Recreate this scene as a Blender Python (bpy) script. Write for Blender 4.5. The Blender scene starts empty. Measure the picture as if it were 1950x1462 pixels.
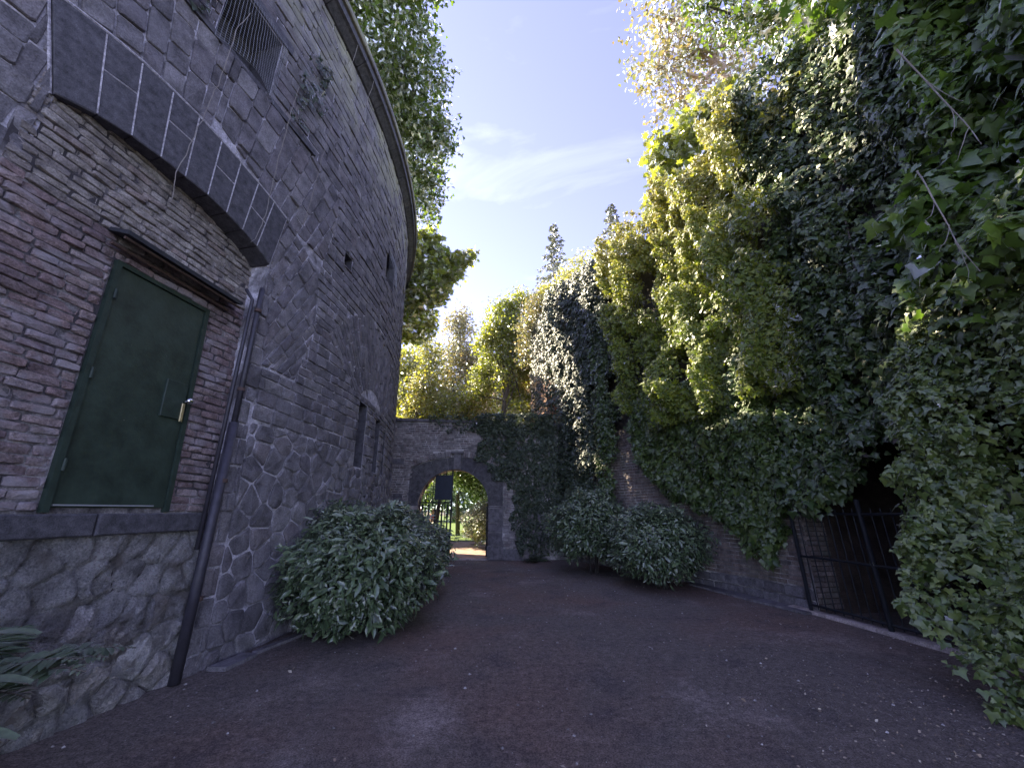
import bpy, math, random
import numpy as np
R = math.radians
rng = np.random.default_rng(7)
random.seed(7)
scene = bpy.context.scene
col = scene.collection
# ------------------------------------------------------------------ camera
CAM_H = 1.6
TH = math.atan(240 / 720.0)
cam = bpy.data.cameras.new('camera')
cam.sensor_width = 36; cam.lens = 36 * 720 / 1950.0
cam.clip_start = 0.05; cam.clip_end = 3000
cobj = bpy.data.objects.new('camera', cam); col.objects.link(cobj)
cobj.location = (0, 0, CAM_H); cobj.rotation_euler = (math.pi / 2 + TH, 0, 0)
scene.camera = cobj
# ------------------------------------------------------------------ light
SUN_AZ = np.array([-0.86, 0.51]); SUN_EL = R(39.5)
SUN_AZ = SUN_AZ / np.linalg.norm(SUN_AZ)
SUNV = np.array([SUN_AZ[0] * math.cos(SUN_EL), SUN_AZ[1] * math.cos(SUN_EL), math.sin(SUN_EL)])
world = bpy.data.worlds.new('World'); scene.world = world; world.use_nodes = True
wt = world.node_tree; wt.nodes.clear()
def wn(t, **k):
    n = wt.nodes.new(t)
    for a, b in k.items(): setattr(n, a, b)
    return n
sky = wn('ShaderNodeTexSky', sky_type='NISHITA', sun_disc=False, sun_elevation=SUN_EL,
         sun_rotation=math.atan2(SUN_AZ[0], SUN_AZ[1]), air_density=0.75, dust_density=0.0, ozone_density=3.2)
wtc = wn('ShaderNodeTexCoord')
wmap = wn('ShaderNodeMapping'); wmap.inputs['Scale'].default_value = (1.0, 1.6, 4.2); wmap.inputs['Rotation'].default_value = (0.1, 0.25, 0.5)
wnz = wn('ShaderNodeTexNoise'); wnz.inputs['Scale'].default_value = 1.7; wnz.inputs['Detail'].default_value = 7; wnz.inputs['Roughness'].default_value = 0.58; wnz.inputs['Distortion'].default_value = 0.9
wr = wn('ShaderNodeValToRGB'); wr.color_ramp.elements[0].position = 0.50; wr.color_ramp.elements[1].position = 0.95
wr.color_ramp.elements[0].color = (0, 0, 0, 1); wr.color_ramp.elements[1].color = (.17, .17, .17, 1)
wmx = wn('ShaderNodeMix', data_type='RGBA'); wmx.inputs[7].default_value = (7.0, 7.4, 8.2, 1)
whs = wn('ShaderNodeHueSaturation'); whs.inputs['Hue'].default_value = 0.534; whs.inputs['Saturation'].default_value = 0.80; whs.inputs['Value'].default_value = 0.95
bg = wn('ShaderNodeBackground'); bg.inputs['Strength'].default_value = 0.15
wo = wn('ShaderNodeOutputWorld')
L = wt.links.new
L(wtc.outputs['Generated'], wmap.inputs[0]); L(wmap.outputs[0], wnz.inputs['Vector']); L(wnz.outputs[0], wr.inputs[0])
L(sky.outputs[0], whs.inputs['Color']); L(whs.outputs[0], wmx.inputs[6]); L(wr.outputs[0], wmx.inputs[0]); L(wmx.outputs[2], bg.inputs[0]); L(bg.outputs[0], wo.inputs[0])
sl = bpy.data.lights.new('sun', 'SUN'); sl.energy = 5.0; sl.angle = R(0.6); sl.color = (1.0, 0.87, 0.62)
so = bpy.data.objects.new('sun', sl); col.objects.link(so)
from mathutils import Vector
so.rotation_euler = Vector(SUNV).to_track_quat('Z', 'Y').to_euler()
vs = scene.view_settings
vs.view_transform = 'Standard'; vs.look = 'None'; vs.gamma = 1.0; vs.use_curve_mapping = False
vs.exposure = 2.15
scene.cycles.max_bounces = 6; scene.cycles.transparent_max_bounces = 4
# ------------------------------------------------------------------ helpers
def tag(o, label=None, cat=None, group=None, kind=None):
    if label: o['label'] = label
    if cat: o['category'] = cat
    if group: o['group'] = group
    if kind: o['kind'] = kind
    return o
def empty(name, loc, label, cat, group=None):
    o = bpy.data.objects.new(name, None); col.objects.link(o); o.location = loc
    return tag(o, label, cat, group)
def link(name, me, parent=None, mat=None):
    o = bpy.data.objects.new(name, me); col.objects.link(o)
    if mat is not None and not me.materials: me.materials.append(mat)
    if parent is not None:
        o.parent = parent; o.matrix_parent_inverse = pinv(parent)
    return o
from mathutils import Matrix
def wloc(p):
    v = Vector((0, 0, 0))
    while p is not None:
        v = v + Vector(p.location); p = p.parent if False else None
    return v
def pinv(p):
    # all parents are either unrotated empties at a location (top level) or parts whose own matrix is identity in world
    if p.parent is None: return Matrix.Translation(-Vector(p.location))
    return Matrix.Identity(4)
def mesh(name, V, F, smooth=False, tint=None):
    me = bpy.data.meshes.new(name)
    me.from_pydata([tuple(map(float, v)) for v in V], [], [tuple(map(int, f)) for f in F])
    if smooth: me.polygons.foreach_set('use_smooth', np.ones(len(me.polygons), bool))
    if tint is not None:
        a = me.attributes.new('tint', 'FLOAT', 'POINT')
        a.data.foreach_set('value', np.full(len(me.vertices), tint, np.float32) if np.isscalar(tint) else np.asarray(tint, np.float32))
    me.update()
    return me
def trimesh(name, V, T, tint=None, smooth=False):
    me = bpy.data.meshes.new(name); V = np.asarray(V, np.float32); T = np.asarray(T, np.int32)
    me.vertices.add(len(V)); me.vertices.foreach_set('co', V.ravel())
    me.loops.add(T.size); me.loops.foreach_set('vertex_index', T.ravel())
    me.polygons.add(len(T)); me.polygons.foreach_set('loop_start', np.arange(0, T.size, 3, dtype=np.int32))
    if smooth: me.polygons.foreach_set('use_smooth', np.ones(len(T), bool))
    if tint is not None:
        a = me.attributes.new('tint', 'FLOAT', 'POINT'); a.data.foreach_set('value', np.asarray(tint, np.float32))
    me.update(calc_edges=True)
    return me
class MB:
    def __init__(s): s.V = []; s.F = []; s.T = []
    def add(s, V, F, t=0.5):
        b = len(s.V); s.V += [tuple(v) for v in V]; s.F += [tuple(i + b for i in f) for f in F]; s.T += [t] * len(V); return s
    def box(s, c, d, rz=0, t=0.5, M=None):
        hx, hy, hz = d[0] / 2, d[1] / 2, d[2] / 2
        V = [Vector((x * hx, y * hy, z * hz)) for x in (-1, 1) for y in (-1, 1) for z in (-1, 1)]
        Q = Matrix.Rotation(rz, 3, 'Z') if M is None else M
        V = [Q @ v + Vector(c) for v in V]
        return s.add(V, [(0, 1, 3, 2), (4, 6, 7, 5), (0, 4, 5, 1), (2, 3, 7, 6), (0, 2, 6, 4), (1, 5, 7, 3)], t)
    def tube(s, pts, r, n=8, t=0.5, cap=True):
        pts = [Vector(p) for p in pts]; m = len(pts)
        rr = [r] * m if np.isscalar(r) else list(r)
        V = []; F = []
        up = Vector((0.13, 0.21, 0.97))
        for i, p in enumerate(pts):
            d = (pts[min(i + 1, m - 1)] - pts[max(i - 1, 0)]).normalized()
            a = d.cross(up)
            if a.length < 0.1: a = d.cross(Vector((1, 0, 0)))
            a.normalize(); b = d.cross(a).normalized()
            for k in range(n):
                an = 2 * math.pi * k / n
                V.append(p + (a * math.cos(an) + b * math.sin(an)) * rr[i])
        for i in range(m - 1):
            for k in range(n):
                k2 = (k + 1) % n
                F.append((i * n + k, i * n + k2, (i + 1) * n + k2, (i + 1) * n + k))
        if cap:
            F.append(tuple(range(n - 1, -1, -1))); F.append(tuple((m - 1) * n + k for k in range(n)))
        return s.add(V, F, t)
    def build(s, name, mat, parent=None, smooth=False):
        return link(name, mesh(name, s.V, s.F, smooth, s.T), parent, mat)
# value noise
_lat = rng.random((64, 64, 64)).astype(np.float32)
def vnoise(x, y, z=0.0):
    x = np.asarray(x, float); y = np.asarray(y, float); z = np.asarray(z, float) + 0 * x
    xi = np.floor(x).astype(int); yi = np.floor(y).astype(int); zi = np.floor(z).astype(int)
    fx, fy, fz = x - xi, y - yi, z - zi
    fx = fx * fx * (3 - 2 * fx); fy = fy * fy * (3 - 2 * fy); fz = fz * fz * (3 - 2 * fz)
    o = 0
    for a in (0, 1):
        for b in (0, 1):
            for c in (0, 1):
                w = (fx if a else 1 - fx) * (fy if b else 1 - fy) * (fz if c else 1 - fz)
                o = o + w * _lat[(xi + a) % 64, (yi + b) % 64, (zi + c) % 64]
    return o
def fbm(x, y, z=0.0, o=3):
    s = 0; a = 0.5; t = 0
    for i in range(o):
        s = s + a * vnoise(np.asarray(x) * 2 ** i + 17 * i, np.asarray(y) * 2 ** i + 5 * i, np.asarray(z) * 2 ** i); t += a; a *= 0.5
    return s / t
# pixel size of a piece seen by the camera (used only to choose which pieces become parts of their own)
def pix_area(c, area, n=None):
    p = np.asarray(c, float) - np.array([0, 0, CAM_H])
    f = p[1] * math.cos(TH) + p[2] * math.sin(TH); up = -p[1] * math.sin(TH) + p[2] * math.cos(TH)
    if f < 0.1: return 0
    u = p[0] / f * 720; v = up / f * 720
    if abs(u) > 1000 or abs(v) > 760: return 0
    d = np.linalg.norm(p)
    cosn = 1 if n is None else max(0.0, -float(np.dot(p / d, n)))
    return area * cosn * 720 ** 2 / (d * f * f) * d / d
# ------------------------------------------------------------------ materials
def newmat(name):
    m = bpy.data.materials.new(name); m.use_nodes = True
    nt = m.node_tree; nt.nodes.clear()
    def N(t, ins=None, **k):
        n = nt.nodes.new(t)
        for a, b in k.items(): setattr(n, a, b)
        if ins:
            for a, b in ins.items():
                s = n.inputs[a]
                if isinstance(b, bpy.types.NodeSocket): nt.links.new(b, s)
                else: s.default_value = b
        return n
    return m, nt, N
def ramp(N, fac, stops):
    r = N('ShaderNodeValToRGB', {0: fac})
    e = r.color_ramp.elements
    while len(e) < len(stops): e.new(0.5)
    for i, (p, c) in enumerate(stops):
        e[i].position = p; e[i].color = (c[0], c[1], c[2], 1) if not np.isscalar(c) else (c, c, c, 1)
    return r.outputs[0]
def mixc(N, fac, a, b, mode='MIX'):
    n = N('ShaderNodeMix', data_type='RGBA', blend_type=mode)
    for i, v in ((0, fac), (6, a), (7, b)):
        if isinstance(v, bpy.types.NodeSocket): n.id_data.links.new(v, n.inputs[i])
        else: n.inputs[i].default_value = v if (np.isscalar(v) and i == 0) else (v[0], v[1], v[2], 1)
    return n.outputs[2]
def noise(N, pos, scale, detail=4, rough=0.6, dist=0.0):
    return N('ShaderNodeTexNoise', {'Vector': pos, 'Scale': scale, 'Detail': detail, 'Roughness': rough, 'Distortion': dist}).outputs[0]
def rock_mat(name, cols, scale=6, bump=0.6, rough=0.85, stain=None, fine=60, spec=0.3, bdist=0.012, lichen=None, speck=None, shared=False):
    """cols: ramp over per-piece tint; noise mottling inside each piece"""
    m, nt, N = newmat(name)
    pos = N('ShaderNodeNewGeometry').outputs['Position']
    ti = N('ShaderNodeAttribute', attribute_name='tint').outputs['Fac']
    if shared:
        rnd = N('ShaderNodeObjectInfo').outputs['Random']
        ti = N('ShaderNodeMath', {0: N('ShaderNodeMath', {0: ti, 1: rnd}, operation='ADD').outputs[0], 1: 1.0}, operation='FRACT').outputs[0]
    c = ramp(N, ti, [(i / (len(cols) - 1), k) for i, k in enumerate(cols)])
    n1 = noise(N, pos, scale, 6, 0.65)
    c = mixc(N, 1.0, c, ramp(N, n1, [(0.3, 0.5), (0.7, 1.5)]), 'MULTIPLY')
    n2 = noise(N, pos, fine, 5, 0.75)
    c = mixc(N, 1.0, c, ramp(N, n2, [(0.3, 0.5), (0.72, 1.55)]), 'MULTIPLY')
    if stain:   # (colour, scale, lo, hi)
        n3 = noise(N, pos, stain[1], 5, 0.6, 0.6)
        c = mixc(N, ramp(N, n3, [(stain[2], 0.0), (stain[3], stain[4] if len(stain) > 4 else 0.8)]), c, stain[0])
    if speck:
        n4 = noise(N, pos, 38, 3, 0.5)
        c = mixc(N, ramp(N, n4, [(0.66, 0.0), (0.72, 0.7)]), c, speck)
    if lichen:  # (colour, z0, z1)
        z = N('ShaderNodeSeparateXYZ', {0: pos}).outputs[2]
        g = N('ShaderNodeMapRange', {0: z, 1: lichen[1], 2: lichen[2]}).outputs[0]
        n5 = noise(N, pos, 1.6, 6, 0.7, 0.4)
        g = N('ShaderNodeMath', {0: g, 1: ramp(N, n5, [(0.42, 0.0), (0.62, 0.85)])}, operation='MULTIPLY').outputs[0]
        c = mixc(N, g, c, lichen[0])
    h = N('ShaderNodeMath', {0: n1, 1: N('ShaderNodeMath', {0: n2, 1: 0.5}, operation='MULTIPLY').outputs[0]}, operation='ADD').outputs[0]
    b = N('ShaderNodeBump', {'Strength': bump, 'Distance': bdist, 'Height': h}).outputs[0]
    p = N('ShaderNodeBsdfPrincipled', {'Base Color': c, 'Roughness': rough, 'Normal': b, 'Specular IOR Level': spec})
    N('ShaderNodeOutputMaterial', {0: p.outputs[0]})
    return m
def leaf_mat(name, cols, tcols=None, trans=0.35, rough=0.45, gloss=0.06, vein=False):
    m, nt, N = newmat(name)
    ti = N('ShaderNodeAttribute', attribute_name='tint').outputs['Fac']
    c = ramp(N, ti, [(i / (len(cols) - 1), k) for i, k in enumerate(cols)])
    tc = ramp(N, ti, [(i / (len(tcols) - 1), k) for i, k in enumerate(tcols)]) if tcols else c
    pos = N('ShaderNodeNewGeometry').outputs['Position']
    nz = noise(N, pos, 30, 2, 0.5)
    c = mixc(N, 1.0, c, ramp(N, nz, [(0.3, 0.75), (0.7, 1.25)]), 'MULTIPLY')
    b = N('ShaderNodeBump', {'Strength': 0.35, 'Distance': 0.01, 'Height': nz}).outputs[0]
    d = N('ShaderNodeBsdfDiffuse', {'Color': c, 'Normal': b}).outputs[0]
    t = N('ShaderNodeBsdfTranslucent', {'Color': tc}).outputs[0]
    g = N('ShaderNodeBsdfAnisotropic', {'Color': (1, 1, 1, 1), 'Roughness': rough, 'Normal': b}).outputs[0]
    mx = N('ShaderNodeMixShader', {0: trans, 1: d, 2: t}).outputs[0]
    fr = N('ShaderNodeFresnel', {'IOR': 1.45}).outputs[0]
    fr = N('ShaderNodeMath', {0: fr, 1: gloss}, operation='ADD').outputs[0]
    mx = N('ShaderNodeMixShader', {0: fr, 1: mx, 2: g}).outputs[0]
    N('ShaderNodeOutputMaterial', {0: mx})
    return m
def plain_mat(name, c, rough=0.5, metal=0.0, mott=0.25, scale=8, bump=0.1, spec=0.5, wear=None):
    m, nt, N = newmat(name)
    pos = N('ShaderNodeNewGeometry').outputs['Position']
    n1 = noise(N, pos, scale, 6, 0.65)
    cc = mixc(N, 1.0, c, ramp(N, n1, [(0.3, 1 - mott), (0.7, 1 + mott)]), 'MULTIPLY')
    if wear:
        n3 = noise(N, pos, wear[1], 6, 0.7, 0.3)
        cc = mixc(N, ramp(N, n3, [(wear[2], 0.0), (wear[2] + 0.03, 0.9)]), cc, wear[0])
    b = N('ShaderNodeBump', {'Strength': bump, 'Distance': 0.01, 'Height': noise(N, pos, scale * 6, 4)}).outputs[0]
    p = N('ShaderNodeBsdfPrincipled', {'Base Color': cc, 'Roughness': rough, 'Metallic': metal, 'Normal': b, 'Specular IOR Level': spec})
    N('ShaderNodeOutputMaterial', {0: p.outputs[0]})
    return m
M = {}
M['basalt'] = rock_mat('basalt', [(.125, .117, .130), (.19, .18, .197), (.15, .138, .155), (.24, .228, .242), (.165, .146, .158)], 5, 1.4, 0.85,
                       stain=((.26, .25, .28), 2.2, 0.56, 0.72, .5), lichen=((.36, .35, .25), 7.8, 10.6), bdist=0.02)
M['mortar'] = rock_mat('mortar', [(.50, .48, .54), (.50, .48, .54)], 9, 1.0, 0.95, stain=((.10, .094, .10), 1.9, 0.45, 0.60, .9), bdist=0.02)
M['dressed'] = rock_mat('dressed_basalt', [(.062, .060, .070), (.085, .082, .094), (.072, .070, .081)], 14, 0.4, 0.7, fine=110, bdist=0.004,
                        stain=((.16, .16, .18), 3.0, 0.62, 0.8, .35))
M['mortar_pale'] = rock_mat('pale_mortar', [(.42, .40, .44), (.42, .40, .44)], 20, 0.8, 0.95)
M['brick'] = rock_mat('old_brick', [(.20, .145, .148), (.235, .172, .17), (.165, .122, .128), (.26, .205, .20), (.19, .145, .15), (.29, .245, .24)], 10, 1.0, 0.9,
                      stain=((.36, .34, .37), 3.0, 0.50, 0.64, .6), bdist=0.02, shared=True)
M['brick_pale'] = rock_mat('weathered_brick', [(.29, .26, .24), (.35, .315, .29), (.24, .21, .20), (.39, .36, .335), (.27, .22, .205)], 9, 1.2, 0.95,
                           stain=((.15, .13, .13), 5, 0.52, 0.66, .7), bdist=0.025, shared=True)
M['brick_mortar'] = rock_mat('brick_mortar', [(.30, .28, .29), (.30, .28, .29)], 12, 1.2, 0.95, stain=((.06, .054, .06), 2.1, 0.40, 0.54, .95), bdist=0.02)
M['rubble'] = rock_mat('limewashed_rubble', [(.46, .43, .42), (.66, .63, .63), (.54, .50, .48), (.72, .70, .70), (.42, .38, .36)], 5, 1.4, 0.95,
                       stain=((.26, .22, .20), 3.2, 0.53, 0.66, .8), bdist=0.08)
M['plaster'] = rock_mat('crumbling_limewash', [(.76, .73, .74), (.76, .73, .74)], 6, 1.8, 0.95, stain=((.36, .31, .28), 2.6, 0.53, 0.66, .8), bdist=0.08)
M['gbrick'] = rock_mat('gateway_brick', [(.13, .12, .125), (.20, .18, .18), (.26, .235, .23), (.16, .13, .13), (.34, .31, .30)], 8, 0.9, 0.9,
                       stain=((.34, .32, .33), 1.4, 0.52, 0.68, .55), bdist=0.015, shared=True)
M['gmortar'] = rock_mat('gateway_mortar', [(.50, .47, .47), (.50, .47, .47)], 10, 0.8, 0.95, stain=((.12, .115, .12), 1.3, 0.42, 0.56, .9))
M['gstone'] = rock_mat('gateway_stone', [(.10, .095, .11), (.15, .14, .15), (.12, .11, .12)], 7, 0.5, 0.85, stain=((.27, .24, .25), 2.2, 0.58, 0.72, .6))
M['gstone_pale'] = rock_mat('grit', [(.10, .09, .09), (.22, .20, .19), (.50, .47, .45)], 20, .3, .9)
M['moulding'] = rock_mat('dark_moulding', [(.075, .07, .08), (.10, .095, .10)], 7, 0.5, 0.85)
M['sandstone'] = rock_mat('sandstone', [(.30, .25, .24), (.36, .31, .30)], 7, 0.7, 0.9)
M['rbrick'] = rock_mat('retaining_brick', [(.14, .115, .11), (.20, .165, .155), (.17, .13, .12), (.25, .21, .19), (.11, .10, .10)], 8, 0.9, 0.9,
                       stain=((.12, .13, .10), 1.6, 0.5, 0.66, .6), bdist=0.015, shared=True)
M['shade_dark'] = rock_mat('shade_darkened_brick', [(.055, .05, .048), (.055, .05, .048)], 8, 1.0, 0.9)  # brick darkened so gaps between ivy leaves read as deep shade
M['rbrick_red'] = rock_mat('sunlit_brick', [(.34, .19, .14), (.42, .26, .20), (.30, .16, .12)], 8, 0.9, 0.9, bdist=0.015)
M['moss'] = rock_mat('moss', [(.05, .065, .03), (.09, .10, .05)], 12, 1.0, 1.0, bdist=0.03)
M['green'] = plain_mat('green_paint', (.030, .046, .035), 0.42, 0, 0.4, 5, 0.3, 0.4, wear=((.20, .20, .17), 16, 0.70))
M['green_dark'] = plain_mat('green_frame_paint', (.026, .042, .032), 0.5, 0, 0.35, 7, 0.3, 0.4, wear=((.10, .07, .045), 14, 0.66))
M['chrome'] = plain_mat('chrome', (.75, .75, .76), 0.2, 1.0, 0.05, 8, 0.02)
M['brass'] = plain_mat('brass', (.60, .50, .28), 0.4, 0.7, 0.2, 30, 0.1)
M['iron'] = plain_mat('dark_iron', (.012, .014, .020), 0.55, 0.3, 0.3, 20, 0.2, 0.4)
M['iron_blue'] = plain_mat('blue_black_iron', (.012, .018, .034), 0.5, 0.2, 0.3, 6, 0.1, 0.4)
M['rust'] = plain_mat('rusty_iron', (.10, .065, .055), 0.85, 0.2, 0.4, 25, 0.5)
M['pipe'] = plain_mat('painted_pipe', (.045, .042, .055), 0.5, 0.2, 0.3, 14, 0.3, wear=((.22, .20, .21), 9, 0.70))
M['slate'] = plain_mat('dark_slate', (.030, .032, .040), 0.6, 0.0, 0.3, 10, 0.4)
M['wire'] = plain_mat('galvanised_wire', (.42, .44, .47), 0.5, 0.5, 0.1)
M['twig'] = plain_mat('dry_twig', (.26, .235, .22), 0.9, 0, 0.2, 30)
M['bark'] = plain_mat('bark', (.10, .085, .07), 0.95, 0, 0.5, 14, 0.8)
M['dark_bark'] = plain_mat('dark_bark', (.035, .030, .028), 0.95, 0, 0.4, 14, 0.6)
M['bark_pale'] = plain_mat('pale_bark', (.36, .27, .20), 0.9, 0, 0.35, 10, 0.5)
M['white_paint'] = plain_mat('pale_paint', (.62, .60, .58), 0.6)
M['skin'] = plain_mat('skin', (.58, .36, .28), 0.6, 0, 0.05)
M['hair'] = plain_mat('hair', (.10, .06, .04), 0.7, 0, 0.2)
M['cloth_pink'] = plain_mat('pink_cloth', (.70, .42, .42), 0.9, 0, 0.1)
M['cloth_red'] = plain_mat('red_cloth', (.60, .10, .10), 0.9, 0, 0.1)
M['cloth_white'] = plain_mat('white_cloth', (.78, .76, .74), 0.9, 0, 0.05)
M['cloth_dark'] = plain_mat('dark_cloth', (.03, .035, .06), 0.9, 0, 0.1)
M['shade_dark_lining'] = rock_mat('shade_dark_lining', [(.08, .06, .05), (.08, .06, .05)], 3, 1, 1, bdist=0.05)  # passage lining, its dark tone stands in for the shade inside
def ground_mat():
    m, nt, N = newmat('cinder_ground')
    pos = N('ShaderNodeNewGeometry').outputs['Position']
    big = noise(N, pos, 0.35, 4, 0.55, 0.5)
    c = mixc(N, ramp(N, big, [(0.45, 0.0), (0.68, 1.0)]), (.150, .126, .114), (.18, .116, .096))
    g = noise(N, pos, 0.8, 5, 0.6, 0.3)
    c = mixc(N, ramp(N, g, [(0.56, 0.0), (0.74, 0.65)]), c, (.32, .27, .25))
    d = noise(N, pos, 1.7, 4, 0.6)
    c = mixc(N, ramp(N, d, [(0.30, 0.55), (0.48, 0.0)]), c, (.075, .066, .072))
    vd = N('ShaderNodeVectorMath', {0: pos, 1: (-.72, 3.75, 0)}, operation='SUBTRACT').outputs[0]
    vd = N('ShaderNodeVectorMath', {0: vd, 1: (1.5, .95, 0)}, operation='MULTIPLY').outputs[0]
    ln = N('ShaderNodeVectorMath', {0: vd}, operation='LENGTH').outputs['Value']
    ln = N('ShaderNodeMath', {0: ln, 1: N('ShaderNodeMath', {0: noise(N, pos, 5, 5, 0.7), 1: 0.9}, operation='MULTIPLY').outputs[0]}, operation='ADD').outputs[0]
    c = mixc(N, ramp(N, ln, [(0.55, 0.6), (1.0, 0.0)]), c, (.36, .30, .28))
    f = noise(N, pos, 75, 4, 0.85)
    c = mixc(N, 1.0, c, ramp(N, f, [(0.34, 0.3), (0.66, 1.9)]), 'MULTIPLY')
    f2 = noise(N, pos, 14, 5, 0.8)
    c = mixc(N, 1.0, c, ramp(N, f2, [(0.34, 0.65), (0.66, 1.4)]), 'MULTIPLY')
    v = N('ShaderNodeTexVoronoi', {'Vector': pos, 'Scale': 26.0}).outputs['Distance']
    c = mixc(N, ramp(N, v, [(0.04, 0.55), (0.075, 0.0)]), c, (.20, .185, .19))
    b = N('ShaderNodeBump', {'Strength': 1.0, 'Distance': 0.02, 'Height': f}).outputs[0]
    b = N('ShaderNodeBump', {'Strength': 0.5, 'Distance': 0.05, 'Height': g, 'Normal': b}).outputs[0]
    p = N('ShaderNodeBsdfPrincipled', {'Base Color': c, 'Roughness': 0.9, 'Normal': b, 'Specular IOR Level': 0.25})
    N('ShaderNodeOutputMaterial', {0: p.outputs[0]})
    return m
M['cinder'] = ground_mat()
M['path2'] = rock_mat('sandy_path', [(.34, .24, .20), (.34, .24, .20)], 4, 0.7, 0.95, stain=((.20, .14, .11), 1.6, 0.45, 0.65, .7))
M['lawn'] = rock_mat('lawn', [(.10, .15, .03), (.10, .15, .03)], 3, 0.8, 1.0, bdist=0.03)
M['woodfloor'] = rock_mat('leaf_litter', [(.10, .085, .05), (.10, .085, .05)], 4, 0.9, 1.0)
# foliage
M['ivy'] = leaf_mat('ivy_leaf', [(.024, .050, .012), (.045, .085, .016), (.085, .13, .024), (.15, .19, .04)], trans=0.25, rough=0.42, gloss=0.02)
M['ivy_lit'] = leaf_mat('sunlit_creeper_leaf', [(.085, .13, .012), (.165, .215, .02), (.27, .27, .03), (.36, .31, .06)],
                        [(.20, .32, .03), (.34, .42, .04), (.46, .46, .06), (.55, .46, .08)], trans=0.42, rough=0.55, gloss=0.0)  # leaf colours brightened to paint sunlight into the centre creeper
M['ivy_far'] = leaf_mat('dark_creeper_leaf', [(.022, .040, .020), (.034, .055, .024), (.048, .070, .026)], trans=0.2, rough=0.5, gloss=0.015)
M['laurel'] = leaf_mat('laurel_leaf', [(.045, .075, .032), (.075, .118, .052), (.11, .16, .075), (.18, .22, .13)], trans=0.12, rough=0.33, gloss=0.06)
M['lime'] = leaf_mat('lime_leaf', [(.12, .17, .02), (.20, .24, .03), (.28, .28, .04)], [(.38, .50, .03), (.52, .58, .05), (.65, .58, .06)], trans=0.5, gloss=0.02)
M['gold'] = leaf_mat('golden_leaf', [(.14, .18, .03), (.22, .24, .04), (.32, .26, .06)], [(.38, .48, .05), (.54, .56, .07), (.66, .50, .10)], trans=0.5, gloss=0.02)
M['rusty'] = leaf_mat('sparse_russet_leaf', [(.14, .17, .05), (.22, .20, .08), (.26, .17, .10)], [(.32, .40, .08), (.42, .38, .12), (.46, .28, .15)], trans=0.4, gloss=0.0)
M['maple'] = leaf_mat('maple_leaf', [(.09, .13, .02), (.15, .19, .025), (.22, .22, .035)], [(.30, .44, .03), (.44, .52, .04), (.60, .52, .05)], trans=0.5, gloss=0.03)
M['treeleaf'] = leaf_mat('tree_leaf', [(.040, .075, .018), (.065, .105, .022), (.09, .13, .03)], [(.14, .26, .02), (.22, .34, .03), (.30, .38, .04)], trans=0.42, gloss=0.01, rough=0.45)
M['needle'] = leaf_mat('needle', [(.08, .10, .06), (.13, .15, .09), (.22, .20, .12)], trans=0.15, gloss=0.02)
M['vine'] = leaf_mat('hanging_vine_leaf', [(.06, .125, .014), (.095, .17, .02), (.15, .22, .03)], [(.14, .27, .02), (.20, .36, .03), (.30, .42, .04)], trans=0.38, rough=0.4, gloss=0.02)
M['fern'] = leaf_mat('fern_leaf', [(.05, .08, .04), (.08, .12, .06), (.13, .17, .10)], trans=0.2, gloss=0.04)
M['litter'] = leaf_mat('fallen_leaf', [(.14, .09, .06), (.24, .17, .11), (.30, .24, .17), (.44, .38, .30)], trans=0.05, gloss=0.02)
M['rhodo'] = leaf_mat('shrub_leaf', [(.05, .08, .02), (.10, .13, .03), (.17, .18, .05)], [(.20, .28, .04), (.34, .38, .06), (.45, .42, .08)], trans=0.4, gloss=0.05)
# ------------------------------------------------------------------ polygon tools
def clip_half(P, a, n):
    """keep side where (p-a).n >= 0"""
    out = []; k = len(P)
    for i in range(k):
        p, q = P[i], P[(i + 1) % k]
        dp = (p[0] - a[0]) * n[0] + (p[1] - a[1]) * n[1]; dq = (q[0] - a[0]) * n[0] + (q[1] - a[1]) * n[1]
        if dp >= 0: out.append(p)
        if (dp >= 0) != (dq >= 0):
            t = dp / (dp - dq); out.append((p[0] + (q[0] - p[0]) * t, p[1] + (q[1] - p[1]) * t))
    return out
def area(P):
    return 0.5 * sum(P[i][0] * P[(i + 1) % len(P)][1] - P[(i + 1) % len(P)][0] * P[i][1] for i in range(len(P)))
def cen(P):
    return (sum(p[0] for p in P) / len(P), sum(p[1] for p in P) / len(P))
def ccw(P): return P if area(P) > 0 else P[::-1]
def clip_convex(P, C):
    C = ccw(list(C))
    for i in range(len(C)):
        a, b = C[i], C[(i + 1) % len(C)]
        P = clip_half(P, a, (-(b[1] - a[1]), b[0] - a[0]))
        if len(P) < 3: return []
    return P
def inset(P, g):
    P = ccw(P); Q = list(P)
    for i in range(len(P)):
        a, b = P[i], P[(i + 1) % len(P)]
        l = math.hypot(b[0] - a[0], b[1] - a[1])
        if l < 1e-5: continue
        n = (-(b[1] - a[1]) / l, (b[0] - a[0]) / l)
        Q = clip_half(Q, (a[0] + n[0] * g, a[1] + n[1] * g), n)
        if len(Q) < 3: return []
    return Q
def dedupe(P, e=0.008):
    o = []
    for p in P:
        if not o or math.hypot(p[0] - o[-1][0], p[1] - o[-1][1]) > e: o.append(p)
    while len(o) > 2 and math.hypot(o[0][0] - o[-1][0], o[0][1] - o[-1][1]) <= e: o.pop()
    return o
def chamfer(P, f=0.22):
    o = []; k = len(P)
    for i in range(k):
        p, a, b = P[i], P[i - 1], P[(i + 1) % k]
        o.append((p[0] + (a[0] - p[0]) * f, p[1] + (a[1] - p[1]) * f)); o.append((p[0] + (b[0] - p[0]) * f, p[1] + (b[1] - p[1]) * f))
    return o
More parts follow.
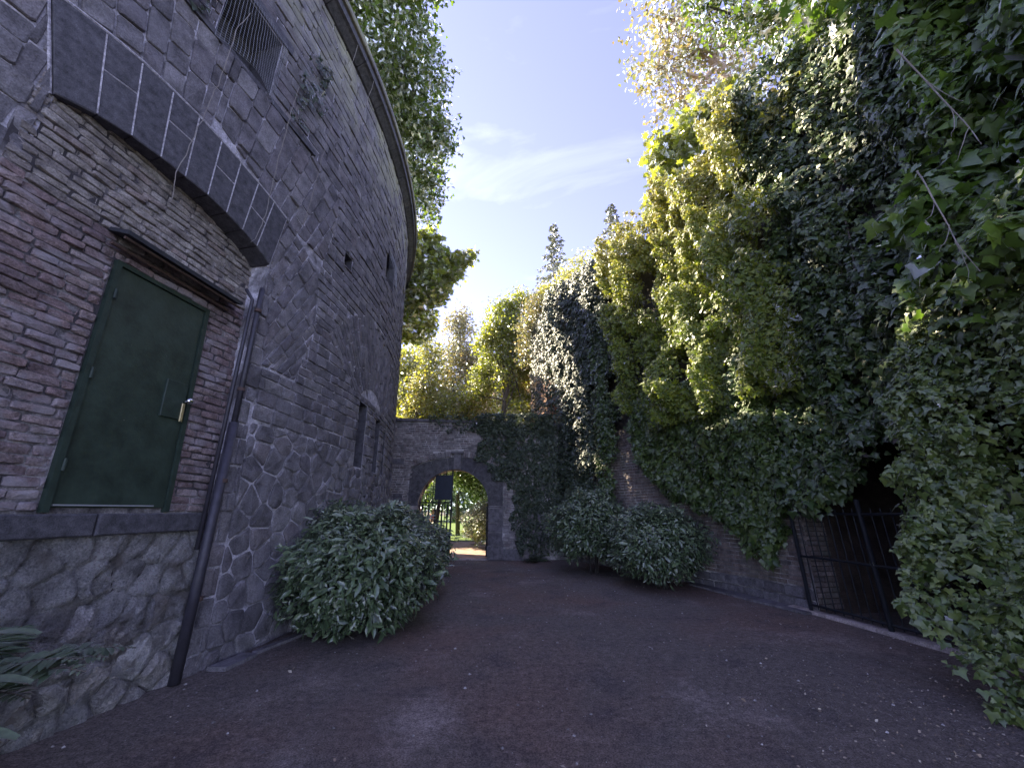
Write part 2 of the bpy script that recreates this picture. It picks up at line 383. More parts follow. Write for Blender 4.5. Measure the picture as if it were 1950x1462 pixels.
def voronoi(S, bb):
    S = np.asarray(S); out = []
    for i, s in enumerate(S):
        d = np.hypot(*(S - s).T); nb = np.argsort(d)[1:18]
        P = [(bb[0], bb[2]), (bb[1], bb[2]), (bb[1], bb[3]), (bb[0], bb[3])]
        for j in nb:
            m = (S[j] + s) / 2; P = clip_half(P, m, s - S[j])
            if len(P) < 3: break
        if len(P) >= 3: out.append(P)
    return out
def courses(s0, s1, z0, z1, h=(.15, .2), l=(.25, .5), jit=.012, r=random):
    out = []; z = z0; wob = lambda s, zz: 0.02 * math.sin(s * 1.3 + zz * 2.1)
    while z < z1 - 0.05:
        hh = r.uniform(*h)
        if z + hh > z1 - 0.06: hh = z1 - z
        s = s0 - r.uniform(0, l[1] * .8)
        while s < s1:
            ll = r.uniform(*l); a, b = max(s, s0), min(s + ll, s1)
            if b - a > 0.05:
                j = lambda: r.uniform(-jit, jit)
                out.append([(a + j(), z + wob(a, z) + j() * .6), (b + j(), z + wob(b, z) + j() * .6), (b + j(), z + hh + wob(b, z + hh) + j() * .6), (a + j(), z + hh + wob(a, z + hh) + j() * .6)])
            s += ll
        z += hh
    return out
def fan(c, r0, r1, a0, a1, w=(.15, .22), l=(.3, .55), r=random):
    """voussoir like rows: columns of stones radiating from c"""
    out = []; rm = (r0 + r1) / 2; a = a0
    while a < a1:
        da = r.uniform(*w) / rm; rr = r0 - r.uniform(0, l[1] * .8)
        while rr < r1:
            ll = r.uniform(*l); p, q = max(rr, r0), min(rr + ll, r1)
            if q - p > 0.06:
                j = lambda: r.uniform(-.012, .012)
                out.append([(c[0] + (p + j()) * math.cos(a), c[1] + p * math.sin(a)), (c[0] + (q + j()) * math.cos(a), c[1] + q * math.sin(a)),
                            (c[0] + (q + j()) * math.cos(a + da), c[1] + q * math.sin(a + da)), (c[0] + (p + j()) * math.cos(a + da), c[1] + p * math.sin(a + da))])
            rr += ll
        a += da
    return [ccw(p) for p in out]
def cut_box(P, b):
    """split polygon around a forbidden box (s0,s1,z0,z1); keeps the pieces outside"""
    s0, s1, z0, z1 = b
    c = [p[0] for p in P]; d = [p[1] for p in P]
    if max(c) <= s0 or min(c) >= s1 or max(d) <= z0 or min(d) >= z1: return [P]
    out = []
    L_ = clip_half(P, (s0, 0), (-1, 0)); R_ = clip_half(P, (s1, 0), (1, 0))
    Mi = clip_half(clip_half(P, (s0, 0), (1, 0)), (s1, 0), (-1, 0)) if True else P
    for q in (L_, R_):
        if len(q) > 2: out.append(q)
    if len(Mi) > 2:
        for q in (clip_half(Mi, (0, z0), (0, -1)), clip_half(Mi, (0, z1), (0, 1))):
            if len(q) > 2: out.append(q)
    return out
def stone_geo(P, mapf, h, gap, rnd=0.0, rough=0.012, bev=0.018, back=0.03, r=random):
    P = dedupe(inset(dedupe(ccw(P)), gap / 2))
    if len(P) < 3 or area(P) < 0.0012: return None
    if rnd: P = dedupe(chamfer(P, rnd), 0.004)
    c = cen(P); k = len(P); A = area(P)
    size = math.sqrt(A); bv = min(bev, size * .22)
    V = []; F = []
    In = [(p[0] + (c[0] - p[0]) * bv / max(.03, math.hypot(p[0] - c[0], p[1] - c[1])), p[1] + (c[1] - p[1]) * bv / max(.03, math.hypot(p[0] - c[0], p[1] - c[1]))) for p in P]
    tx, tz = r.uniform(-1, 1) * rough, r.uniform(-1, 1) * rough
    for p in P: V.append(mapf(p[0], p[1], -back))
    for p in P: V.append(mapf(p[0], p[1], h * .45 + r.uniform(-.3, .3) * rough))
    for p in In: V.append(mapf(p[0], p[1], h + r.uniform(-.5, .5) * rough + (p[0] - c[0]) / size * tx + (p[1] - c[1]) / size * tz))
    V.append(mapf(c[0], c[1], h + r.uniform(0, 1) * rough))
    for i in range(k):
        j = (i + 1) % k
        F += [(i, j, k + j, k + i), (k + i, k + j, 2 * k + j, 2 * k + i), (2 * k + i, 2 * k + j, 3 * k)]
    return V, F, c, A
def place_stones(cells, mapf, nrm, mat, parent, name, sname, limit=300, h=(.02, .045), gap=.02, rnd=0.0, rough=.012, bev=.018, matf=None, back=.03):
    geos = []
    for P in cells:
        if len(P) < 3: continue
        g = stone_geo(P, mapf, random.uniform(*h), gap, rnd, rough, bev, back)
        if g:
            w = np.array(mapf(g[2][0], g[2][1], .03)); geos.append((pix_area(w, g[3], nrm(g[2][0], g[2][1])), g))
    geos.sort(key=lambda t: -t[0])
    rest = {}
    for i, (pa, g) in enumerate(geos):
        mt = mat if matf is None else matf(*g[2])
        t = random.random()
        if i < limit and pa > 60:
            link(name, mesh(name, g[0], g[1], False, t), parent, mt)
        else:
            rest.setdefault(mt.name, MB()).add(g[0], g[1], t)
    for k, mb in rest.items():
        o = mb.build(sname, bpy.data.materials[k], parent); o['kind'] = 'stuff'
    return len(geos)
# ------------------------------------------------------------------ ground and setting
def sheet(name, x0, x1, y0, y1, z, mat, n=1, amp=0.0, kind='structure'):
    xs = np.linspace(x0, x1, n + 1); ys = np.linspace(y0, y1, n + 1)
    V = [(x, y, z + (amp * (fbm(x * .8, y * .8) - .5) if amp else 0)) for y in ys for x in xs]
    F = [(j * (n + 1) + i, j * (n + 1) + i + 1, (j + 1) * (n + 1) + i + 1, (j + 1) * (n + 1) + i) for j in range(n) for i in range(n)]
    o = link(name, mesh(name, V, F, True, 0.5), None, mat); o['kind'] = kind; return o
sheet('ground', -900, 900, -900, 900, -0.012, M['woodfloor'])
g_ = sheet('courtyard_ground', -8, 9, -8, 14.3, 0.0, M['cinder'], 90, 0.03)
sheet('path', -5, 2.2, 14.3, 22, -0.002, M['path2'], 30, 0.04)
sheet('lawn', -60, 30, 22.4, 120, 0.0, M['lawn'])
# ------------------------------------------------------------------ round tower
TC = (-19.33, 7.5); R0 = 16.28; BT = 0.025
def tmap(s, z, d=0.0):
    ph = s / R0; r = R0 - BT * z + d
    return (TC[0] + r * math.cos(ph), TC[1] + r * math.sin(ph), z)
def tnrm(s, z=0):
    ph = s / R0; return np.array([math.cos(ph), math.sin(ph), 0.02])
tower = empty('round_tower', (-6, 7.5, 0), 'curved dark basalt fort tower with bricked-up arch and green door', 'fort tower')
NS0, NS1 = -5.28, -3.0      # niche side limits
def nb_arch(s):             # underside of the dressed arch
    return 5.17 - 0.115 * ((s + 4.15) / 1.14) ** 2 - 0.05 * max(0, s + 3.3)
holes = [(NS0, NS1, -1, 5.30), (0.02, 0.46, 2.42, 3.74), (1.17, 1.52, 2.42, 3.62), (2.0, 2.22, 2.42, 3.5), (-4.42, -3.58, 7.45, 8.6), (0.85, 1.7, 7.3, 8.1), (-1.3, -1.02, 6.12, 6.40)]
ss = sorted(set([round(float(x), 3) for x in np.arange(-13, 22.01, .5)] + [h[0] for h in holes] + [h[1] for h in holes]))
zs = sorted(set([0 - .1, 1, 2, 3, 4, 5, 6, 7, 8, 9, 10, 10.9] + [h[2] for h in holes if h[2] > 0] + [h[3] for h in holes]))
def in_hole(s, z): return any(h[0] < s < h[1] and h[2] < z < h[3] for h in holes)
mb = MB()
for i in range(len(ss) - 1):
    for j in range(len(zs) - 1):
        a, b, c, d = ss[i], ss[i + 1], zs[j], zs[j + 1]
        if in_hole((a + b) / 2, (c + d) / 2): continue
        mb.add([tmap(a, c), tmap(b, c), tmap(b, d), tmap(a, d)], [(0, 1, 2, 3)])
me = mesh('wall_core', mb.V, mb.F, False, 0.5)
link('mortar_bed', me, tower, M['mortar'])
# recess boxes of openings
mb = MB()
for (a, b, c, d) in holes[1:]:
    mb = MB()
    dp = 0.55 if c > 5 else 0.35
    mb.add([tmap(a, c), tmap(b, c), tmap(b, d), tmap(a, d), tmap(a, c, -dp), tmap(b, c, -dp), tmap(b, d, -dp), tmap(a, d, -dp)],
           [(0, 4, 5, 1), (1, 5, 6, 2), (2, 6, 7, 3), (3, 7, 4, 0), (4, 7, 6, 5)], 0.3)
    mb.build('window_reveal', M['dressed'], tower)
# stone cells
cells = []
rs = random.Random(5)
# lower polygonal basalt heads
S = []
tries = 0
def vor_fill(s0, s1, z0, z1, dmin):
    P = []
    for _ in range(int((s1 - s0) * (z1 - z0) / dmin ** 2 * 30)):
        p = (rs.uniform(s0, s1), rs.uniform(z0, z1))
        dd = dmin * (0.78 if p[0] > 0 else 1)
        if all((p[0] - q[0]) ** 2 + ((p[1] - q[1]) * .85) ** 2 > dd * dd for q in P): P.append(p)
    return P
S = [(a, b * .8) for a, b in vor_fill(-2.8, 5.2, -0.12, 3.4, 0.235)]
vc = voronoi(S, (-2.78, 5.2, -0.1, 2.68))
lower = vc
lower2 = vor_fill(-9, NS0, -0.1, 3.6, 0.34); lower += voronoi(lower2, (-9, NS0 - .02, -0.1, 3.6))
up = []
up += courses(NS1 + .02, -2.78, -.05, 4.78, (.17, .34), (.25, .25), r=rs)          # quoins beside the niche
up += courses(-2.78, 5.2, 2.69, 3.44, (.17, .22), (.22, .42), r=rs)
FC = (-4.15, 1.3)
fanreg = [[(-2.98, 4.8), (-2.78, 3.44), (-2.14, 3.44), (-1.85, 4.4), (-2.0, 5.4), (-2.88, 5.86), (-2.98, 4.9)],
          [(-5.6, 5.95), (-4.15, 5.95), (-4.15, 7.38), (-5.6, 7.38)],
          [(-4.15, 5.80), (-2.88, 5.75), (-2.0, 5.4), (-1.7, 6.7), (-1.8, 7.38), (-4.15, 7.38)]]
ff = fan(FC, 2.1, 6.4, R(40), R(116), (.15, .23), (.28, .52), r=rs)
for Cc in fanreg:
    for P in ff:
        q = clip_convex(P, Cc)
        if len(q) > 2: up.append(q)
def bound(z):  # left limit of the coursed field
    return float(np.interp(z, [3.44, 4.4, 5.4, 6.7, 7.38], [-2.14, -1.85, -2.0, -1.7, -1.8]))
# relieving arches over the slits: centre (0.75, ...)
A1 = ((0.75, 3.1), 1.45, 1.78); A2 = ((0.75, 3.1), 2.35, 2.68)
for P in courses(-2.2, 5.2, 3.44, 7.38, (.13, .19), (.22, .5), r=rs):
    m = cen(P)
    if m[0] < bound(m[1]) - .1: continue
    q = clip_half(P, (bound(m[1]), 0), (1, 0))
    if len(q) < 3: continue
    c2 = cen(q); rr = math.hypot(c2[0] - .75, c2[1] - 3.1); an = math.degrees(math.atan2(c2[1] - 3.1, c2[0] - .75))
    if 38 < an < 142 and rr < 2.62 and c2[1] > 3.9: continue
    up.append(q)
for P in fan((.75, 3.1), 1.05, 2.66, R(36), R(144), (.085, .12), (.35, .62), r=rs):
    m = cen(P)
    if m[1] > 3.86: up.append(P)
up += courses(-9, 5.2, 7.38, 10.75, (.15, .21), (.25, .55), r=rs)
for P in courses(-5.54, -5.28, 5.0, 6.0, (.3, .4), (.3, .3), r=rs):
    q = clip_half(P, (-5.30, 5.03), (-.96, -.26))
    if len(q) > 2: up.append(q)
up += courses(-9, NS0 - .02, 3.6, 5.05, (.26, .36), (.35, .6), r=rs)
up += courses(-9, -5.52, 5.05, 7.38, (.24, .34), (.3, .6), r=rs)
def cutall(cs):
    for h in holes:
        o = []
        for P in cs: o += cut_box(P, (h[0] - .01, h[1] + .01, h[2] - .01, h[3] + .01 if h[3] != 5.30 else 4.7))
        cs = o
    return cs
def tn(s, z): return tnrm(s, z)
allc = [(P, 'v') for P in cutall(lower)] + [(P, 'u') for P in cutall(up)]
geos = []
for P, k in allc:
    if k == 'v': g = stone_geo(P, tmap, random.uniform(.010, .030), random.uniform(.014, .036), random.choice([.08, .14, .2]), .014, .02)
    else:
        zc = cen(P)[1]
        g = stone_geo(P, tmap, random.uniform(.006, .026) if zc < 5.6 else random.uniform(.008, .036), random.uniform(.016, .028) if zc < 6.4 else random.uniform(.010, .018), 0.08, .010, .012)
    if g: geos.append((pix_area(tmap(g[2][0], g[2][1]), g[3], tnrm(g[2][0])), g))
geos.sort(key=lambda t: -t[0])
rest = MB()
for i, (pa, g) in enumerate(geos):
    t = random.random()
    if i < 300: link('stone', mesh('stone', g[0], g[1], False, t), tower, M['basalt'])
    else: rest.add(g[0], g[1], t)
rest.build('small_stones', M['basalt'], tower)['kind'] = 'stuff'
# dressed arch of smooth dark blocks
tops = [(-5.56, 5.99), (-5.19, 6.05), (-4.90, 6.08), (-4.60, 6.07), (-4.31, 6.05), (-4.02, 6.01), (-3.74, 5.96), (-3.45, 5.91), (-3.16, 5.85), (-2.89, 5.78)]
bots = [(-5.30, 5.03), (-5.03, 5.12), (-4.77, 5.16), (-4.51, 5.17), (-4.26, 5.16), (-4.0, 5.15), (-3.75, 5.11), (-3.51, 5.05), (-3.27, 4.98), (-3.02, 4.86)]
splits = {1: .55, 3: .56, 5: .55, 7: .5}
def arch_block(q, name='voussoir'):
    q = ccw(q); q = inset(q, .006)
    V = []; k = len(q)
    for d in (-.36, .038): V += [tmap(p[0], p[1], d) for p in q]
    c = cen(q); V += [tmap(p[0] + (c[0] - p[0]) * .03, p[1] + (c[1] - p[1]) * .03, .046) for p in q]
    F = [(i, (i + 1) % k, k + (i + 1) % k, k + i) for i in range(k)] + [(k + i, k + (i + 1) % k, 2 * k + (i + 1) % k, 2 * k + i) for i in range(k)]
    F += [tuple(2 * k + i for i in range(k)), tuple(range(k - 1, -1, -1))]
    link(name, mesh(name, V, F, False, random.random()), tower, M['dressed'])
lerp = lambda a, b, t: (a[0] + (b[0] - a[0]) * t, a[1] + (b[1] - a[1]) * t)
for i in range(9):
    bl, br, tr, tl = bots[i], bots[i + 1], tops[i + 1], tops[i]
    if i in splits:
        f = splits[i]; ml, mr = lerp(bl, tl, f), lerp(br, tr, f)
        arch_block([bl, br, mr, ml]); arch_block([ml, mr, tr, tl])
    else: arch_block([bl, br, tr, tl])
# pale mortar seams round the dressed arch
mb = MB()
mb.tube([tmap(p[0], p[1] + .012, .026) for p in tops], .018, 6)
mb.tube([tmap(tops[-1][0] + .012, tops[-1][1], .012), tmap(bots[-1][0] + .012, bots[-1][1] - .02, .012)], .014, 6)
mb.tube([tmap(tops[0][0] - .012, tops[0][1], .012), tmap(bots[0][0] - .012, bots[0][1], .012)], .014, 6)
for i in range(1, 9): mb.tube([tmap(*lerp(bots[i], tops[i], .02), .038), tmap(*lerp(bots[i], tops[i], .97), .040)], .010, 5)
for i, f in splits.items(): mb.tube([tmap(*lerp(bots[i], tops[i], f), .038), tmap(*lerp(bots[i + 1], tops[i + 1], f), .040)], .009, 5)
mb.build('mortar_seam', M['mortar_pale'], tower)
# cornice: profile swept round
def sweep(prof, s0, s1, name, mat, seg=.35, closed=True, jit=0):
    n = int((s1 - s0) / seg); mb = MB(); k = len(prof)
    V = []; F = []
    for i in range(n + 1):
        s = s0 + (s1 - s0) * i / n
        for d, z in prof: V.append(tmap(s, z + jit * (vnoise(s * 1.7, z * 9) - .5), d))
    for i in range(n):
        for j in range(k):
            j2 = (j + 1) % k
            F.append((i * k + j, (i + 1) * k + j, (i + 1) * k + j2, i * k + j2))
    F += [tuple(range(k)), tuple(n * k + j for j in range(k - 1, -1, -1))]
    mb.add(V, F, random.random()); return mb.build(name, mat, tower)
s = -9.0
while s < 20:
    l = random.uniform(.9, 1.15)
    sweep([(-.1, 10.72), (.06, 10.74), (.20, 10.84), (.26, 10.86), (.26, 11.04), (-.1, 11.04)], s + .006, s + l - .006, 'cornice_block', M['dressed'])
    s += l
s = -9.0
while s < 20:
    l = random.uniform(1.0, 1.35)
    sweep([(-.3, 11.045), (.31, 11.045), (.33, 11.07), (.33, 11.17), (.28, 11.2), (-.3, 11.24)], s + .005, s + l - .005, 'coping_stone', M['basalt'])
    s += l
# tower roof: turfed top
V = [(TC[0], TC[1], 11.15)]; F = []
for i in range(65): V.append((TC[0] + 15.9 * math.cos(i * 2 * math.pi / 64), TC[1] + 15.9 * math.sin(i * 2 * math.pi / 64), 11.15))
F = [(0, i + 1, i + 2) for i in range(64)]
link('turfed_roof', mesh('turfed_roof', V, F, False, .5), tower, M['moss'])
V = []; F = []     # far half of the drum
sb = [22 + i for i in range(0, 68)]
for i, s in enumerate(np.linspace(22, 2 * math.pi * R0 - 13, 60)): V += [tmap(s, -.1), tmap(s, 11.1)]
F = [(2 * i, 2 * i + 2, 2 * i + 3, 2 * i + 1) for i in range(59)]
link('rear_wall', mesh('rear_wall', V, F, False, .5), tower, M['basalt'])
# window nets, lintel sill
def sq_prism(pts, d0, d1, name, mat, parent=tower):
    k = len(pts); V = [tmap(p[0], p[1], d0) for p in pts] + [tmap(p[0], p[1], d1) for p in pts]
    F = [(i, (i + 1) % k, k + (i + 1) % k, k + i) for i in range(k)] + [tuple(k + i for i in range(k)), tuple(range(k - 1, -1, -1))]
    return link(name, mesh(name, V, F, False, .4), parent, mat)
sq_prism([(-5.1, 7.36), (-2.6, 7.36), (-2.6, 7.45), (-5.1, 7.45)], -.3, .07, 'window_sill', M['dressed'])
sq_prism([(-4.6, 8.62), (-3.4, 8.62), (-3.4, 8.8), (-4.6, 8.8)], -.3, .04, 'window_lintel', M['dressed'])
def net(s0, s1, z0, z1, bulge, nx, nz, name):
    mb = MB()
    f = lambda s, z: tmap(s, z, .05 + bulge * math.sin(math.pi * (s - s0) / (s1 - s0)) * (1 - (z - z0) / (z1 - z0)) ** .8 + 0.03 * float(vnoise(s * 6, z * 6)))
    for i in range(nx + 1):
        s = s0 + (s1 - s0) * i / nx; mb.tube([f(s, z) for z in np.linspace(z0, z1, 9)], 0.0013, 3, cap=False)
    for j in range(nz + 1):
        z = z0 + (z1 - z0) * j / nz; mb.tube([f(s, z) for s in np.linspace(s0, s1, 9)], 0.0020, 3, cap=False)
    return mb.build(name, M['wire'], tower)
net(-4.44, -3.54, 7.30, 8.62, .16, 22, 30, 'window_net')
net(0.85, 1.7, 7.25, 8.12, .12, 16, 14, 'window_net')
# ------- niche wall with door
def nmap(y, z, d=0.0):
    """plane of the bricked-up arch: y along, z up, d proud"""
    return (-3.52 - .07 * z + .14 * (y - 3.57) + d * .985, y - d * .13, z + d * .07)
nn = lambda a, b: np.array([.985, -.13, .07])
niche = link('niche_wall', mesh('niche_wall', [nmap(2.22, -.1), nmap(4.75, -.1), nmap(4.75, 5.35), nmap(2.22, 5.35)], [(0, 1, 2, 3)], False, .5), tower, M['brick_mortar'])
DY0, DY1, DZ0, DZ1 = 3.10, 4.09, 1.58, 3.90
nc = []
for P in courses(2.24, 4.72, 1.57, 5.3, (.074, .094), (.15, .28), .012, rs):
    nc += cut_box(P, (DY0 - .01, DY1 + .01, DZ0 - .1, DZ1 + .02))
def bmatf(y, z):
    return M['brick_pale'] if z + .35 * float(vnoise(y * 2.2, z * 2)) > 4.28 else M['brick']
place_stones([P for P in nc if len(P) > 2], nmap, nn, M['brick'], niche, 'brick', 'small_bricks', 300, (.004, .030), .013, 0.12, .012, .010, bmatf)
SEED = np.array(vor_fill(2.1, 4.72, -.1, 1.39, .24))
def plaster(y, z):
    d = np.sqrt(((y[..., None] - SEED[:, 0] + .10 * (fbm(y * 5, z * 5)[..., None] - .5)) ** 2 + ((z[..., None] - SEED[:, 1]) * 1.15) ** 2)); d.sort(-1)
    e = np.clip((d[..., 1] - d[..., 0]) / .07, 0, 1)
    return .012 + .040 * e ** .6 + .050 * (fbm(y * 4, z * 4, 2.0, 4) - .5) + .035 * (fbm(y * 15, z * 15, 7.0, 3) - .5) - .02 * (fbm(y * 2, z * 2, 4.0) > .58)
ny, nz_ = 150, 86
gy, gz0 = np.meshgrid(np.linspace(2.1, 4.75, ny), np.linspace(-.1, 1.40, nz_)); pd = plaster(gy, gz0)
V = [nmap(a, b, c) for a, b, c in zip(gy.ravel(), gz0.ravel(), pd.ravel())]
F = [(j * ny + i, j * ny + i + 1, (j + 1) * ny + i + 1, (j + 1) * ny + i) for j in range(nz_ - 1) for i in range(ny - 1)]
link('plaster_base', mesh('plaster_base', V, F, True, .5), niche, M['plaster'])
rub = [P for P in voronoi(SEED, (2.1, 4.74, -.1, 1.38)) if cen(P)[1] < .62 + .3 * random.random()]
mbk = []
for P in rub:
    g = stone_geo(P, nmap, random.uniform(.040, .062), random.uniform(.010, .025), .14, .035, .05)
    if g: link('rubble_stone', mesh('rubble_stone', g[0], g[1], False, random.random()), niche, M['rubble'])
def nprism(y0, y1, z0, z1, d0, d1, name, mat, parent, bev=.0):
    pts = [(y0, z0), (y1, z0), (y1, z1), (y0, z1)]
    V = [nmap(p[0], p[1], d0) for p in pts] + [nmap(p[0], p[1], d1 - bev) for p in pts]
    F = [(i, (i + 1) % 4, 4 + (i + 1) % 4, 4 + i) for i in range(4)] + [(3, 2, 1, 0)]
    if bev:
        ip = [(y0 + bev, z0 + bev), (y1 - bev, z0 + bev), (y1 - bev, z1 - bev), (y0 + bev, z1 - bev)]
        V += [nmap(p[0], p[1], d1) for p in ip]
        F += [(4 + i, 4 + (i + 1) % 4, 8 + (i + 1) % 4, 8 + i) for i in range(4)] + [(8, 9, 10, 11)]
    else: F += [(4, 5, 6, 7)]
    return link(name, mesh(name, V, F, False, random.random()), parent, mat)
nprism(2.25, 3.445, 1.385, 1.565, -.05, .10, 'ledge_slab', M['dressed'], niche, .012)
nprism(3.46, 4.60, 1.385, 1.565, -.05, .10, 'ledge_slab', M['dressed'], niche, .012)
# door
door = nprism(DY0 + .05, DY1 - .05, DZ0 + .04, DZ1 - .05, -.05, .030, 'door', M['green'], tower, .004)
mb = MB()
def nbox(mb, y0, y1, z0, z1, d0, d1):
    pts = [(y0, z0), (y1, z0), (y1, z1), (y0, z1)]
    mb.add([nmap(p[0], p[1], d0) for p in pts] + [nmap(p[0], p[1], d1) for p in pts], [(0, 1, 5, 4), (1, 2, 6, 5), (2, 3, 7, 6), (3, 0, 4, 7), (4, 5, 6, 7)])
nbox(mb, DY0, DY0 + .045, DZ0, DZ1, -.05, .05); nbox(mb, DY1 - .045, DY1, DZ0, DZ1, -.05, .05); nbox(mb, DY0 + .045, DY1 - .045, DZ1 - .045, DZ1, -.05, .05)
mb.build('door_frame', M['green_dark'], door)
nprism(DY0 + .06, DY1 - .16, DZ0 + .05, DZ0 + .062, .03, .045, 'kick_strip', M['wire'], door)
nprism(DY1 - .30, DY1 - .07, 2.52, 2.92, .03, .052, 'lock_plate', M['green_dark'], door, .004)
nprism(DY1 - .105, DY1 - .072, 2.50, 2.70, .052, .064, 'escutcheon', M['brass'], door, .003)
mb = MB(); p0 = Vector(nmap(DY1 - .088, 2.72, .052)); dn = Vector((.985, -.13, .07))
mb.tube([p0, p0 + dn * .05], [.011, .011], 10)
ring = [(0, .012), (.008, .026), (.02, .034), (.034, .034), (.046, .022), (.05, .004)]
mb.tube([p0 + dn * (.05 + a) for a, b in ring], [b for a, b in ring], 14)
mb.build('door_knob', M['chrome'], door, True)
mb = MB()
for z in (1.95, 2.75, 3.55): mb.tube([nmap(DY0 + .05, z - .05, .055), nmap(DY0 + .05, z + .05, .055)], .012, 8)
mb.build('hinge', M['green_dark'], door)
# canopy over door
CY0, CY1 = 2.98, 4.30
can = MB()
can.add([nmap(CY0, 4.16, 0), nmap(CY1, 4.16, 0), nmap(CY1, 4.06, .26), nmap(CY0, 4.06, .26), nmap(CY0, 4.20, 0), nmap(CY1, 4.20, 0), nmap(CY1, 4.10, .27), nmap(CY0, 4.10, .27)],
        [(0, 3, 2, 1), (4, 5, 6, 7), (0, 1, 5, 4), (3, 7, 6, 2), (0, 4, 7, 3), (1, 2, 6, 5)])
canopy = can.build('door_canopy', M['slate'], tower)
mb = MB(); mb.tube([nmap(CY0 + .02, 4.05, .2), nmap(CY1 + .03, 4.05, .2)], .016, 8); mb.tube([nmap(CY0 + .02, 4.02, .06), nmap(CY1, 4.02, .06)], .02, 8)
mb.build('support_bar', M['rust'], canopy)
# niche side reveals
V = [tmap(NS1, -.1), tmap(NS1, 5.3), tmap(NS1, 5.3, -.4), tmap(NS1, -.1, -.4)]; link('niche_reveal', mesh('niche_reveal', V, [(0, 1, 2, 3)], False, .5), tower, M['mortar'])
V = [tmap(NS0, -.1), tmap(NS0, 5.3), tmap(NS0, 5.3, -.5), tmap(NS0, -.1, -.5)]; link('niche_reveal', mesh('niche_reveal', V, [(3, 2, 1, 0)], False, .5), tower, M['mortar'])
# pipes in the corner
pp = MB(); sp = NS1 - .05
pp.tube([tmap(sp - .06, 0, .07), tmap(sp - .03, 1.0, .06), tmap(sp, 2.6, .05)], .052, 12)
pp.tube([tmap(sp, 2.6, .05), tmap(sp, 3.4, .05), tmap(sp + .01, 4.3, .03), tmap(sp + .06, 4.5, -.02)], .032, 10)
pp.tube([tmap(sp - .09, 1.2, .02), tmap(sp - .09, 3.2, .02), tmap(sp - .07, 4.25, .0), tmap(sp - .14, 4.38, -.06)], .022, 10)
pipe = pp.build('drainpipe', M['pipe'], tower, True)
mb = MB()
for z in (.7, 1.9, 3.0, 4.1): MB().tube([tmap(sp - .0, z, .05), tmap(sp, z + .04, .05)], .062 if z < 2.6 else .042, 12).build('pipe_clamp', M['rust'], pipe)
# kerb slabs at the foot
mb = MB(); 
V = []
def slab(name, pts, z0, z1, mat, parent=None, t=.5):
    k = len(pts); V = [(p[0], p[1], z0) for p in pts] + [(p[0] + (cen(pts)[0] - p[0]) * .03, p[1] + (cen(pts)[1] - p[1]) * .03, z1) for p in pts]
    F = [(i, (i + 1) % k, k + (i + 1) % k, k + i) for i in range(k)] + [tuple(k + i for i in range(k))]
    return link(name, mesh(name, V, F, False, t), parent, mat)
tag(slab('kerb_stone', ccw([(-3.22, 4.72), (-3.0, 4.70), (-2.93, 5.12), (-3.12, 5.16)]), -.05, .035, M['gstone']), 'flat grey kerb stone sunk in cinders beside the drainpipe foot', 'kerb stone')
tag(slab('kerb_stone', ccw([(-3.06, 5.2), (-2.98, 5.18), (-2.70, 6.3), (-2.78, 6.33)]), -.05, .03, M['gstone']), 'long thin kerb stone half buried at tower foot under left laurel', 'kerb stone')
# hanging dead tendrils
tend = [([(-4.28, 7.95, .28), (-4.33, 7.5, .22), (-4.28, 6.6, .12), (-4.3, 6.0, .08), (-4.36, 5.1, .08), (-4.3, 4.7, .02)], 'pale dead tendril hanging across the smooth dark arch blocks'),
        ([(-3.25, 8.1, .12), (-3.3, 7.3, .14), (-3.3, 6.4, .1), (-3.28, 5.5, .08), (-3.35, 4.95, .08)], 'thin dead tendril hanging from right corner of the netted window'),
        ([(-2.3, 10.7, .3), (-2.4, 9.2, .2), (-2.5, 7.6, .12), (-2.55, 6.4, .08), (-2.6, 5.8, .06)], 'long grey tendril dropping from the cornice above the relieving arch'),
        ([(-1.6, 10.7, .3), (-1.7, 9.4, .18), (-1.75, 8.2, .1)], 'short grey tendril dropping from the cornice near its ivy')]
for pts, lb in tend:
    mb = MB(); P = []
    for a, b in zip(pts[:-1], pts[1:]):
        for k in range(6):
            f = k / 6; P.append(tmap(a[0] + (b[0] - a[0]) * f + random.uniform(-.012, .012), a[1] + (b[1] - a[1]) * f, a[2] + (b[2] - a[2]) * f))
    mb.tube(P, .0045, 5)
    for k in range(4):
        q = random.choice(P); mb.tube([q, (q[0] + random.uniform(0, .05), q[1] + random.uniform(-.1, .1), q[2] - random.uniform(.05, .15))], .003, 4)
    tag(mb.build('hanging_tendril', M['twig']), lb, 'dead tendril', 'dead tendrils hanging down the tower face')
